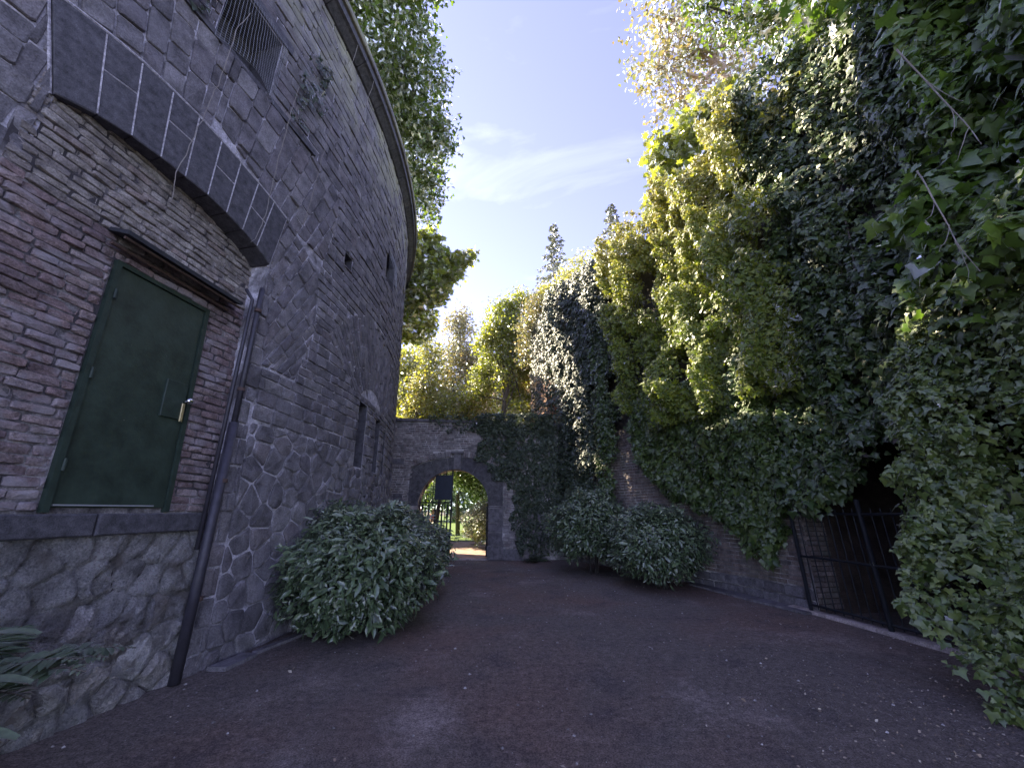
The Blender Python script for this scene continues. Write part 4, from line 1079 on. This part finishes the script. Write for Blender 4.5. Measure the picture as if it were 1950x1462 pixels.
# ------------------------------------------------------------------ shrubs and trees
def shrub(label, c, rad, n, mat, tm, size, group=None, name='laurel_bush', cat_='bush', stems=5, seed=0, tuck=.12, flat=.0, droop=-.05):
    e = empty(name, (c[0], c[1], 0), label, cat_, group)
    u = rng.normal(0, 1, (n, 3)); u = nrmz(u); u[:, 2] = np.where(u[:, 2] < -.80, -u[:, 2], u[:, 2])
    lump = 1 + .75 * (fbm(u[:, 0] * 3.1 + seed, u[:, 1] * 3.1, u[:, 2] * 3.1 + seed) - .5)
    lump = lump * (1 - tuck * sm(-u[:, 2], .1, .7)) + .10 * (fbm(u[:, 0] * 9 + seed, u[:, 1] * 9, u[:, 2] * 9) > .60)
    r = lump * (1 - .42 * rng.random(n) ** 1.8)
    P = np.array(c) + u * r[:, None] * np.array(rad)
    N = nrmz(u / np.array(rad)) * .7 + np.array([0, 0, .75]) + rng.normal(0, .55, (n, 3))
    U = u * .9 + rng.normal(0, .5, (n, 3)) + np.array([0, 0, -droop])
    S = rng.uniform(size[0], size[1], n) * .78 * np.exp(rng.normal(0, .25, n))
    ok = P[:, 2] > .06
    link('leaves', leaf_mesh('leaves', P[ok], N[ok], U[ok], S[ok], tm, (rng.random(n) * .65 + .35 * sm(u[:, 2], -.3, .8))[ok]), e, mat)  # tint rises with height, painting pale highlights on the top leaves
    for i in range(stems):
        a = random.uniform(0, 6.28); q = [(c[0] + .12 * math.cos(a), c[1] + .12 * math.sin(a), -.03)]
        for f in (.3, .6, .9): q.append((c[0] + math.cos(a) * rad[0] * .6 * f + random.uniform(-.04, .04), c[1] + math.sin(a) * rad[1] * .6 * f, c[2] * (.55 + .55 * f)))
        MB().tube(q, [.022, .018, .014, .008], 6).build('stem', M['dark_bark'], e)
    return e
LB = 'clipped laurel bushes along the walls'
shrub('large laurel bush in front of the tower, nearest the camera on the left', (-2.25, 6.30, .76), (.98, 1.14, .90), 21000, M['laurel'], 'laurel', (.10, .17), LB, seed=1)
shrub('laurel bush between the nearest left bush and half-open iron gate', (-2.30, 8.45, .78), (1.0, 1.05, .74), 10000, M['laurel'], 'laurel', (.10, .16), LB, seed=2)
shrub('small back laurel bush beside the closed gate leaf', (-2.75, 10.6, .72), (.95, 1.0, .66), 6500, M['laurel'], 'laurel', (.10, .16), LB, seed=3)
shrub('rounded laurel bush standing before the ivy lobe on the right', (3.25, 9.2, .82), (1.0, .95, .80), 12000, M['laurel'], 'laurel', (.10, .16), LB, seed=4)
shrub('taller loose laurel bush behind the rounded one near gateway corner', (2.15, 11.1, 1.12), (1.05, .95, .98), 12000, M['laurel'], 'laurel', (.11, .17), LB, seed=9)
def crown_pts(blobs, n, clump=.33, per=26, shell=.5):
    vol = np.array([b[1] ** 2.2 if np.isscalar(b[1]) else np.prod(b[1]) ** .73 for b in blobs], float); vol /= vol.sum()
    Ps = []; Cs = []
    for b, v in zip(blobs, vol):
        k = max(3, int(n * v / per)); r = np.array([b[1]] * 3 if np.isscalar(b[1]) else b[1])
        u = nrmz(rng.normal(0, 1, (k, 3))); rr = (rng.random(k) ** shell)
        lump = 1 + .5 * (fbm(u[:, 0] * 2 + b[0][0], u[:, 1] * 2, u[:, 2] * 2) - .5)
        C = np.array(b[0]) + u * (rr * lump)[:, None] * r
        Cs.append(C)
        s = clump * (.6 + .8 * rng.random(k))
        q = np.repeat(C, per, 0) + rng.normal(0, 1, (k * per, 3)) * np.repeat(s, per)[:, None] * np.array([.6, .6, .42])
        Ps.append(q)
    return np.concatenate(Ps), np.concatenate(Cs)
def tree(name, label, base, blobs, n, mat, size, tm='diamond', group=None, trunk=.16, bark='bark', clump=.33, per=26, twigs=14, cat_='tree', shell=.5, lean=None, limb_r=.3):
    e = empty(name, base, label, cat_, group)
    P, C = crown_pts(blobs, n, clump, per, shell); n = len(P)
    N = rng.normal(0, .8, (n, 3)) + np.array([0, 0, .8]); U = rng.normal(0, .8, (n, 3)) + np.array([0, 0, -.6])
    t = rng.random(n) * .6 + .4 * fbm(P[:, 0] * .7, P[:, 1] * .7, P[:, 2] * .7)
    link('crown', leaf_mesh('crown', P, N, U, rng.uniform(size[0], size[1], n), tm, t), e, mat)
    top = max(blobs, key=lambda b: b[0][2])[0]; b0 = Vector(base)
    mid = Vector(lean) if lean else Vector((base[0] * .7 + top[0] * .3, base[1] * .7 + top[1] * .3, base[2] + (top[2] - base[2]) * .45))
    pts = [b0 + Vector((0, 0, -.1)), b0.lerp(mid, .5) + Vector((random.uniform(-.08, .08), 0, 0)), mid, mid.lerp(Vector(top), .6) + Vector((.1, 0, 0)), Vector(top)]
    tr = MB().tube(pts, [trunk, trunk * .85, trunk * .65, trunk * .35, trunk * .1], 9).build('trunk', M[bark], e, True)
    mb = MB()
    for b in blobs:
        c = Vector(b[0]); f = random.uniform(.35, .9); st = mid.lerp(Vector(top), max(0, f - .4)); md = st.lerp(c, .5) + Vector((0, 0, random.uniform(0, .4)))
        mb.tube([st, md, c], [trunk * .34, trunk * .22, trunk * .10], 6)
        Cb = C[np.linalg.norm(C - np.array(b[0]), axis=1) < (b[1] if np.isscalar(b[1]) else max(b[1])) * 1.1]
        for q in Cb[:twigs]:
            q = Vector(q); m2 = c.lerp(q, .5) + Vector((random.uniform(-.1, .1), random.uniform(-.1, .1), random.uniform(-.05, .15)))
            mb.tube([c, m2, q], [trunk * .09, trunk * .06, trunk * .03], 4, cap=False)
    mb.build('limbs', M[bark], e)
    return e
# tree growing on the tower roof
tree('broadleaf_tree', 'dense dark green tree overhanging the tower cornice at top', (-6.0, 9.0, 11.15),
     [((-3.55, 10.9, 12.55), 1.15), ((-3.3, 9.7, 13.7), 1.35), ((-3.6, 8.3, 15.2), 1.5), ((-3.9, 7.4, 17.0), 1.6), ((-4.8, 9.0, 14.5), 1.8), ((-5.3, 9.0, 16.8), 1.7), ((-5.4, 7.2, 18.8), 1.7), ((-6.4, 9.6, 18.6), 1.6), ((-2.45, 9.3, 13.3), .5), ((-4.3, 6.4, 18.6), 1.6)],
     46000, M['treeleaf'], (.10, .17), 'ivy', trunk=.2, clump=.30, shell=.4)
# ivy trailing over the cornice
def tmapn(s, z, d):
    s = np.asarray(s, float); ph = s / R0; r = R0 - BT * z + d
    return np.stack([TC[0] + r * np.cos(ph), TC[1] + r * np.sin(ph), z + 0 * s], -1)
ivy('ivy', 'sparse ivy tuft at the sill and corner of netted window', 'ivy', None, tmapn, (-5.2, -2.6), (7.4, 9.6), 5200,
    lambda s, z: np.where((fbm(s * 2.5, z * 2.5, 7.0) > .53) & ((s < -4.15) | (s > -3.2)), .8, 0.0), lambda s, z: .06 + .2 * fbm(s * 2, z * 2), M['ivy_far'], (.05, .08), layers=.1, nstems=2)
tree('maple_tree', 'yellow-green maple with sunlit leaves reaching out past tower edge', (-9.5, 16.2, 0),
     [((-4.5, 15, 12.3), 1.35), ((-3.5, 15, 12.1), 1.0), ((-2.6, 15, 12.6), .5), ((-2.0, 15, 12.95), .28), ((-4.5, 15, 10.7), .85), ((-4.2, 15, 13.5), .9), ((-3.6, 15, 11.0), .6), ((-5.6, 15.5, 11.8), 1.3), ((-5.6, 19, 11.6), 1.3), ((-4.9, 15.1, 9.9), .6)],  # crown blob set far back is added to shade the retaining wall
     20000, M['maple'], (.16, .26), 'maple', trunk=.22, clump=.30, per=16, shell=.5)
BGT = 'trees beyond the gateway wall'
tree('green_tree', 'wide mid-green tree filling the gaps low behind the gateway wall', (-2.2, 31, 0), [((-4.5, 31, 8.0), 2.6), ((-1.0, 31, 8.5), 2.6), ((-8.0, 31, 8.0), 2.8), ((-2.5, 31, 11.0), 2.2), ((1.8, 31, 9.0), 2.4), ((-6.5, 31, 11), 2.2), ((-2, 31, 13), 1.8), ((1.5, 31, 12), 2.0)], 46000, M['maple'], (.18, .30), group=BGT, trunk=.22, clump=.6)
tree('golden_tree', 'golden-green leaved tree tight behind the tower edge above gateway wall', (-8.6, 25, 0), [((-7.0, 24, 10.6), 1.9), ((-7.0, 24, 7.8), 2.1), ((-8.5, 24, 5.2), 2.3), ((-6.4, 24, 5.6), 1.6)], 26000, M['gold'], (.16, .26), group=BGT, trunk=.2, clump=.5)
tree('slender_tree', 'slender thin-leaved young tree with sky showing through its top', (-6.0, 21, 0), [((-5.0, 21, 10.6), (.8, .8, 1.5)), ((-5.2, 21, 8.2), (1.0, 1, 1.6)), ((-5.6, 21, 5.8), (1.2, 1, 1.4))], 7000, M['gold'], (.12, .2), group=BGT, trunk=.09, clump=.42)
tree('russet_tree', 'thin russet and gold tree, tallest above the middle of gateway wall', (-3.6, 27, 0), [((-4.0, 26, 14.6), (1.2, 1.2, 1.9)), ((-3.6, 26, 11.8), 1.9), ((-2.6, 26, 9.2), 1.8), ((-5.0, 26, 9.5), 1.6), ((-3.0, 26, 6.4), 1.9)], 24000, M['rusty'], (.15, .24), group=BGT, trunk=.16, clump=.5)
tree('yellow_tree', 'low soft yellow tree showing just over the gateway coping', (-4.4, 23, 0), [((-3.2, 23, 7.4), 1.7), ((-5.0, 23, 6.6), 1.5), ((-1.8, 23, 6.4), 1.4), ((-3.4, 23, 5.4), 1.8)], 22000, M['gold'], (.13, .22), group=BGT, trunk=.14, clump=.5)
tree('lime_tree', 'bright lime-green tree with dark trunk rising behind the gateway wall', (-.97, 18.6, 0), [((-.6, 19.5, 11.2), 1.1), ((-.1, 19.5, 9.7), .9), ((-.6, 19.5, 12.5), .8), ((.4, 19.3, 12.8), .9), ((-.1, 19.5, 8.3), .9), ((-1.3, 19.5, 10.4), .8), ((.2, 19.4, 11.5), 1.0), ((-1.5, 20.5, 9.0), .9), ((.5, 19.8, 7.2), .9), ((-1.9, 21, 7.8), .9), ((.7, 19.0, 9.0), .9), ((1.0, 19.2, 10.8), .9), ((.6, 18.6, 6.2), .7)], 30000, M['lime'], (.12, .2), group=BGT, trunk=.17, clump=.34)
tree('dark_tree', 'shaded tree filling the archway view above the sunlit shrub', (-1.2, 26, 0), [((-1.2, 25.5, 4.2), 1.8), ((-3.2, 25.5, 4.4), 1.6), ((.2, 25, 2.8), 1.2), ((-2.2, 25.5, 3.2), 1.2)], 16000, M['treeleaf'], (.14, .24), group=BGT, trunk=.16, clump=.5)
shrub('sunlit yellowish shrub beside the path right behind the gateway', (-1.0, 18.4, .95), (1.2, 1.2, .95), 7000, M['rhodo'], 'laurel', (.12, .2), name='garden_shrub', cat_='shrub', seed=12)
shrub('low dark shrub at the foot of sunlit shrub behind the gateway', (-.4, 16.8, .35), (.6, .7, .4), 2500, M['laurel'], 'laurel', (.10, .16), name='garden_shrub', cat_='shrub', seed=14)
shrub('pale flowering shrub far beyond the lawn', (-8.5, 62, 1.0), (1.0, 1, .9), 900, M['litter'], 'diamond', (.3, .5), name='garden_shrub', cat_='shrub', seed=15)
for i, (x, y, r) in enumerate(((-34, 70, 7), (-24, 60, 6), (-15.5, 66, 6.5), (-8, 58, 5), (-2, 64, 5.5), (5, 60, 6), (-48, 75, 8))):
    tree('park_tree', ['broad dark park tree beyond lawn, far left behind the tower', 'rounded park tree behind the lawn hidden mostly by tower', 'park tree across the lawn seen through the gate bars', 'park tree across the lawn right behind gate stile', 'park tree beyond lawn in middle of the archway', 'park tree beyond lawn behind the right pier', 'outermost park tree behind the tower'][i],
         (x, y, 0), [((x, y, 7), r * .8), ((x - r * .5, y, 5), r * .6), ((x + r * .5, y, 5.4), r * .6), ((x, y - 1, 3.4), r * .6)], 4200, M['treeleaf'], (.5, .8), group='park trees beyond the lawn', trunk=.3, clump=1.3, twigs=3)
tree('bushy_tree', 'brownish bushy tree on the wall top beside lime tree', (1.6, 17.2, 9.5), [((.95, 16.6, 10.0), .9), ((1.3, 16.4, 11.0), .8), ((1.0, 17, 8.9), .8), ((1.9, 16.2, 10.4), .8)], 7000, M['rusty'], (.09, .15), trunk=.08, clump=.28, group='small trees on the terrace')
tree('yellow_bush', 'round yellow bush on the terrace edge right of the spruce', (4.2, 17.5, 9.6), [((3.7, 17, 13.1), 1.3), ((3.0, 16.4, 12.0), 1.1), ((4.6, 16.5, 12.4), 1.2), ((2.2, 16.2, 11.4), 1.0)], 15000, M['gold'], (.09, .15), trunk=.12, clump=.3, group='small trees on the terrace')
tree('sapling', 'bright lime sapling with big lobed leaves against the sky on wall top', (6.8, 10.6, 9.6), [((5.75, 10.2, 12.1), .85), ((5.3, 10.2, 12.9), .45), ((6.3, 10.2, 13.2), .75), ((6.9, 10, 12.4), .9), ((7.7, 10, 13.6), .9), ((5.3, 10.4, 11.3), .6), ((8.3, 9.6, 12.6), 1.1), ((5.4, 10.0, 13.6), .5), ((6.6, 9.8, 14.3), .7), ((7.4, 9.2, 14.6), .7)], 15000, M['lime'], (.17, .27), 'maple', trunk=.07, clump=.3, per=14, group='small trees on the terrace')
tree('plane_tree', 'tall sparse-leaved tree with pale limbs against the sky at upper right', (14.6, 14.6, 9.6), [((10.0, 14, 25.6), (3.0, 2, 2.4)), ((7.9, 14, 24.2), (1.7, 1.5, 2.2)), ((8.9, 14, 21.6), (1.9, 1.5, 1.3)), ((12.0, 14, 22.4), (2.4, 2, 2.0)), ((12.6, 14, 26.5), (2.6, 2, 2.6)), ((9.0, 14, 28.5), (2.6, 2, 2)), ((11.0, 14, 20.2), (1.8, 1.5, 1.2))], 6500, M['rusty'], (.18, .32), 'diamond', trunk=.55, bark='bark_pale', clump=.45, per=8, twigs=26, lean=(12.6, 14.1, 22.0), shell=.7)
# near leafy trees overhanging the right wall
tree('overhanging_tree', 'dark tree with oval leaves overhanging the wall at top right', (8.8, 6.6, 9.6), [((4.7, 5.8, 13.2), (.7, .6, .35)), ((5.6, 5.8, 13.0), (.9, .7, .6)), ((6.6, 5.4, 12.6), 1.0), ((7.6, 5.6, 13.6), 1.3), ((6.4, 4.4, 11.2), 1.0), ((5.7, 4.6, 12.2), .8)], 7500, M['treeleaf'], (.12, .20), 'laurel', trunk=.22, clump=.34, twigs=20)
tree('overhanging_tree', 'green broadleaf tree leaning over the wall just right of frame', (8.6, 2.6, 9.6), [((6.6, 3.6, 10.5), 1.4), ((5.6, 2.6, 9.6), 1.2), ((7.4, 2.4, 11.8), 1.6), ((5.6, 3.6, 11.6), 1.1), ((6.4, 1.4, 10.2), 1.4)], 20000, M['vine'], (.14, .22), 'maple', trunk=.2, clump=.4, twigs=12)
def conifer(label, base, top, rad, n, mat, droop=.5):
    e = empty('conifer', base, label, 'conifer', 'conifers on the terrace'); H_ = top[2] - base[2]
    MB().tube([base, top], [.16, .01], 7).build('trunk', M['bark'], e)
    P = []; U = []; mb = MB(); nb = 90
    for i in range(nb):
        f = (i + .5) / nb; z = top[2] - H_ * .9 * f ** 1.1; L_ = rad * (f ** .75) * random.uniform(.55, 1.1); a = i * 2.4
        k = max(6, int(n / nb * (.3 + 1.2 * f))); t = rng.random(k) ** .7
        xc, yc = base[0] + (top[0] - base[0]) * (z - base[2]) / H_, base[1]
        px = np.stack([xc + math.cos(a) * L_ * t, yc + math.sin(a) * L_ * t, z - droop * L_ * t ** 1.6], 1) + rng.normal(0, .05 + .05 * L_, (k, 3))
        P.append(px); U.append(np.stack([math.cos(a) + rng.normal(0, .5, k), math.sin(a) + rng.normal(0, .5, k), -.6 + rng.normal(0, .4, k)], 1))
        mb.tube([(xc, yc, z), (xc + math.cos(a) * L_ * .9, yc + math.sin(a) * L_ * .9, z - droop * L_ * .8)], [.02, .005], 4)
    P = np.concatenate(P); U = np.concatenate(U)
    link('crown', leaf_mesh('crown', P, rng.normal(0, 1, P.shape) + np.array([0, 0, 1.]), U, rng.uniform(.16, .34, len(P)), 'diamond'), e, mat)
    mb.build('branches', M['bark'], e)['kind'] = 'stuff'
conifer('slim spruce with fine branches left of the drooping cypress', (3.0, 26, 9.6), (3.54, 26, 24.4), 2.6, 5200, M['needle'], .15)
conifer('blue-green drooping cypress tip above the golden creeper', (8.0, 24, 9.6), (7.84, 24, 24.6), 2.6, 6500, M['needle'], .8)
# ferns and foreground plant
def fern(label, c, n, L_, mat, group=None):
    e = empty('fern', c, label, 'fern', group)
    for i in range(n):
        a = random.uniform(0, 6.28); el = random.uniform(.5, 1.2); l = L_ * random.uniform(.7, 1.1); pts = []
        for f in np.linspace(0, 1, 9):
            pts.append(Vector((c[0] + math.cos(a) * l * f * math.cos(el * (1 - f)), c[1] + math.sin(a) * l * f * math.cos(el * (1 - f)), c[2] + l * (math.sin(el) * f - .55 * f * f))))
        fr = MB().tube(pts, [.004] * 9, 4).build('frond', M['bark'], e)
        P = []; U = []; S = []
        for j in range(28):
            f = .1 + .9 * j / 28; k = f * 8; a0 = pts[min(int(k), 7)].lerp(pts[min(int(k) + 1, 8)], k - int(k)); dr = (pts[min(int(k) + 1, 8)] - pts[min(int(k), 7)]).normalized(); sd = dr.cross(Vector((0, 0, 1))).normalized()
            for sgn in (-1, 1): P.append(a0); U.append(sd * sgn + dr * .35); S.append(L_ * .26 * math.sin(math.pi * min(.95, f * .85 + .12)))
        link('pinnae', leaf_mesh('pinnae', np.array([tuple(p) for p in P]), np.tile([0, 0, 1.], (len(P), 1)) + rng.normal(0, .15, (len(P), 3)), np.array([tuple(u) for u in U]), S, 'laurel'), fr, mat)
fern('small dark fern at the foot of gateway pier under the ivy', (.75, 13.55, 0), 12, .62, M['fern'])
fern('fern with long narrow fronds at lower left against limewashed rubble', (-3.08, 2.35, .55), 18, .80, M['fern'])
e = empty('broad_leaf_plant', (-2.75, 2.3, 0), 'grey-green broad strap leaves poking in at the bottom left corner', 'plant')
for (a, l, z0) in ((.15, .62, .50), (-.1, .50, .42), (.5, .55, .7), (.9, .5, .9)):
    V = []; F = []
    for i in range(9):
        f = i / 8; wd = .055 * math.sin(math.pi * (f * .88 + .06)) + .006
        p = Vector((-2.92 + .05 + l * f * math.cos(a * .6), 2.1 + l * f * math.sin(a) * .4, z0 + .22 * math.sin(f * 2.2) * l))
        V += [p + Vector((0, -wd, .012)), p, p + Vector((0, wd, .012))]
    for i in range(8): F += [(3 * i, 3 * i + 3, 3 * i + 4, 3 * i + 1), (3 * i + 1, 3 * i + 4, 3 * i + 5, 3 * i + 2)]
    link('leaf', mesh('leaf', V, F, True, .9), e, M['fern'])
MB().tube([(-2.75, 2.1, -.03), (-2.74, 2.12, .5), (-2.72, 2.12, .95)], [.02, .016, .01], 6).build('stem', M['bark'], e)
# fallen leaves and grit
n = 900
x = rng.uniform(-3.2, 5.2, n); y = rng.uniform(1.6, 13.8, n)
keep = ~((x < -3.0) & (y < 5)); x, y = x[keep], y[keep]; n = len(x)
o = link('leaf_litter', leaf_mesh('leaf_litter', np.stack([x, y, np.full(n, .022)], 1), np.tile([0, 0, 1.], (n, 1)) + rng.normal(0, .3, (n, 3)), rng.normal(0, 1, (n, 3)), rng.choice([.010, .016, .03, .05], n, p=[.5, .28, .15, .07]), 'diamond'), None, M['litter']); o['kind'] = 'stuff'
n = 1100
x = rng.normal(3.5, .8, n); y = rng.normal(3.5, .9, n)
o = link('leaf_litter', leaf_mesh('leaf_litter', np.stack([x, y, np.full(n, .022)], 1), np.tile([0, 0, 1.], (n, 1)) + rng.normal(0, .4, (n, 3)), rng.normal(0, 1, (n, 3)), rng.uniform(.008, .03, n), 'diamond'), None, M['litter']); o['kind'] = 'stuff'
n = 1300
x = rng.uniform(-3.3, 5.2, n); y = rng.uniform(1.4, 11.0, n); s_ = .004 + .010 * rng.random(n) ** 3
O_ = np.array([(1, 0, 0), (0, 1, 0), (-1, 0, 0), (0, -1, 0), (0, 0, .8)], float)
V = np.stack([x, y, np.full(n, .012)], 1)[:, None, :] + O_[None] * s_[:, None, None] * (1 + .5 * rng.random((n, 5, 1)))
T = (np.arange(n) * 5)[:, None, None] + np.array([(0, 1, 4), (1, 2, 4), (2, 3, 4), (3, 0, 4)])[None]
o = link('gravel', trimesh('gravel', V.reshape(-1, 3), T.reshape(-1, 3), np.repeat(rng.random(n), 5)), None, M['gstone_pale']); o['kind'] = 'stuff'
# ------------------------------------------------------------------ people far behind the gate
def person(loc, h, face, top, legs, label, hair='hair'):
    e = empty('person', loc, label, 'person', 'people on the lawn beyond the gate')
    k = h / 1.75; L3 = lambda p: (loc[0] + p[0] * k * math.cos(face) - p[1] * k * math.sin(face), loc[1] + p[0] * k * math.sin(face) + p[1] * k * math.cos(face), loc[2] + p[2] * k)
    J = [((0, 0, .95), .15), ((0, 0, 1.15), .13), ((0, 0, 1.38), .15), ((0, 0, 1.48), .065), ((0, 0, 1.54), .06), ((0, -.01, 1.63), .095), ((0, 0, 1.72), .07),
         ((.18, 0, 1.41), .06), ((.24, .0, 1.15), .045), ((.24, -.1, .92), .035), ((.24, -.14, .84), .03), ((-.18, 0, 1.41), .06), ((-.24, .0, 1.15), .045), ((-.24, -.1, .92), .035), ((-.24, -.14, .84), .03),
         ((.1, 0, .88), .09), ((.11, -.03, .48), .06), ((.11, .02, .09), .042), ((.11, -.14, .04), .035), ((-.1, 0, .88), .09), ((-.11, .05, .48), .06), ((-.11, .1, .09), .042), ((-.11, -.04, .04), .035)]
    E = [(0, 1), (1, 2), (2, 3), (3, 4), (4, 5), (5, 6), (2, 7), (7, 8), (8, 9), (9, 10), (2, 11), (11, 12), (12, 13), (13, 14), (0, 15), (15, 16), (16, 17), (17, 18), (0, 19), (19, 20), (20, 21), (21, 22)]
    def skin(name, idx, grow, mat, lev=1):
        mp = {a: i for i, a in enumerate(idx)}; me = bpy.data.meshes.new(name)
        me.from_pydata([L3(J[a][0]) for a in idx], [(mp[a], mp[b]) for a, b in E if a in mp and b in mp], [])
        o = link(name, me, e, mat); md = o.modifiers.new('s', 'SKIN'); sv = me.skin_vertices[0].data
        for i, a in enumerate(idx): sv[i].radius = (J[a][1] * k + grow, J[a][1] * k * .8 + grow)
        sv[0].use_root = True
        o.modifiers.new('b', 'SUBSURF').levels = lev; o.modifiers['b'].render_levels = lev
        return o
    skin('body', list(range(23)), 0, M['skin'])
    skin('shirt', [0, 1, 2, 7, 8, 11, 12], .015, top); skin('trousers', [0, 15, 16, 17, 19, 20, 21], .014, legs)
    hp = L3((0, .02, 1.67)); V = []; F = []
    for i in range(5):
        for j in range(10):
            th, ph = math.pi * .55 * i / 4, 2 * math.pi * j / 10; V.append((hp[0] + .105 * k * math.sin(th) * math.cos(ph), hp[1] + .115 * k * math.sin(th) * math.sin(ph), hp[2] + .11 * k * math.cos(th)))
    for i in range(4):
        for j in range(10): F.append((i * 10 + j, i * 10 + (j + 1) % 10, (i + 1) * 10 + (j + 1) % 10, (i + 1) * 10 + j))
    link('hair', mesh('hair', V, F, True, .5), e, M[hair])
person((-5.73, 25, 0), 1.66, .3, M['cloth_pink'], M['cloth_dark'], 'person in pink top beyond the gate, between the leftmost bars', 'cloth_pink')
person((-4.94, 25, 0), 1.64, -.4, M['cloth_red'], M['cloth_white'], 'person in red top and white trousers beyond the gate bars')
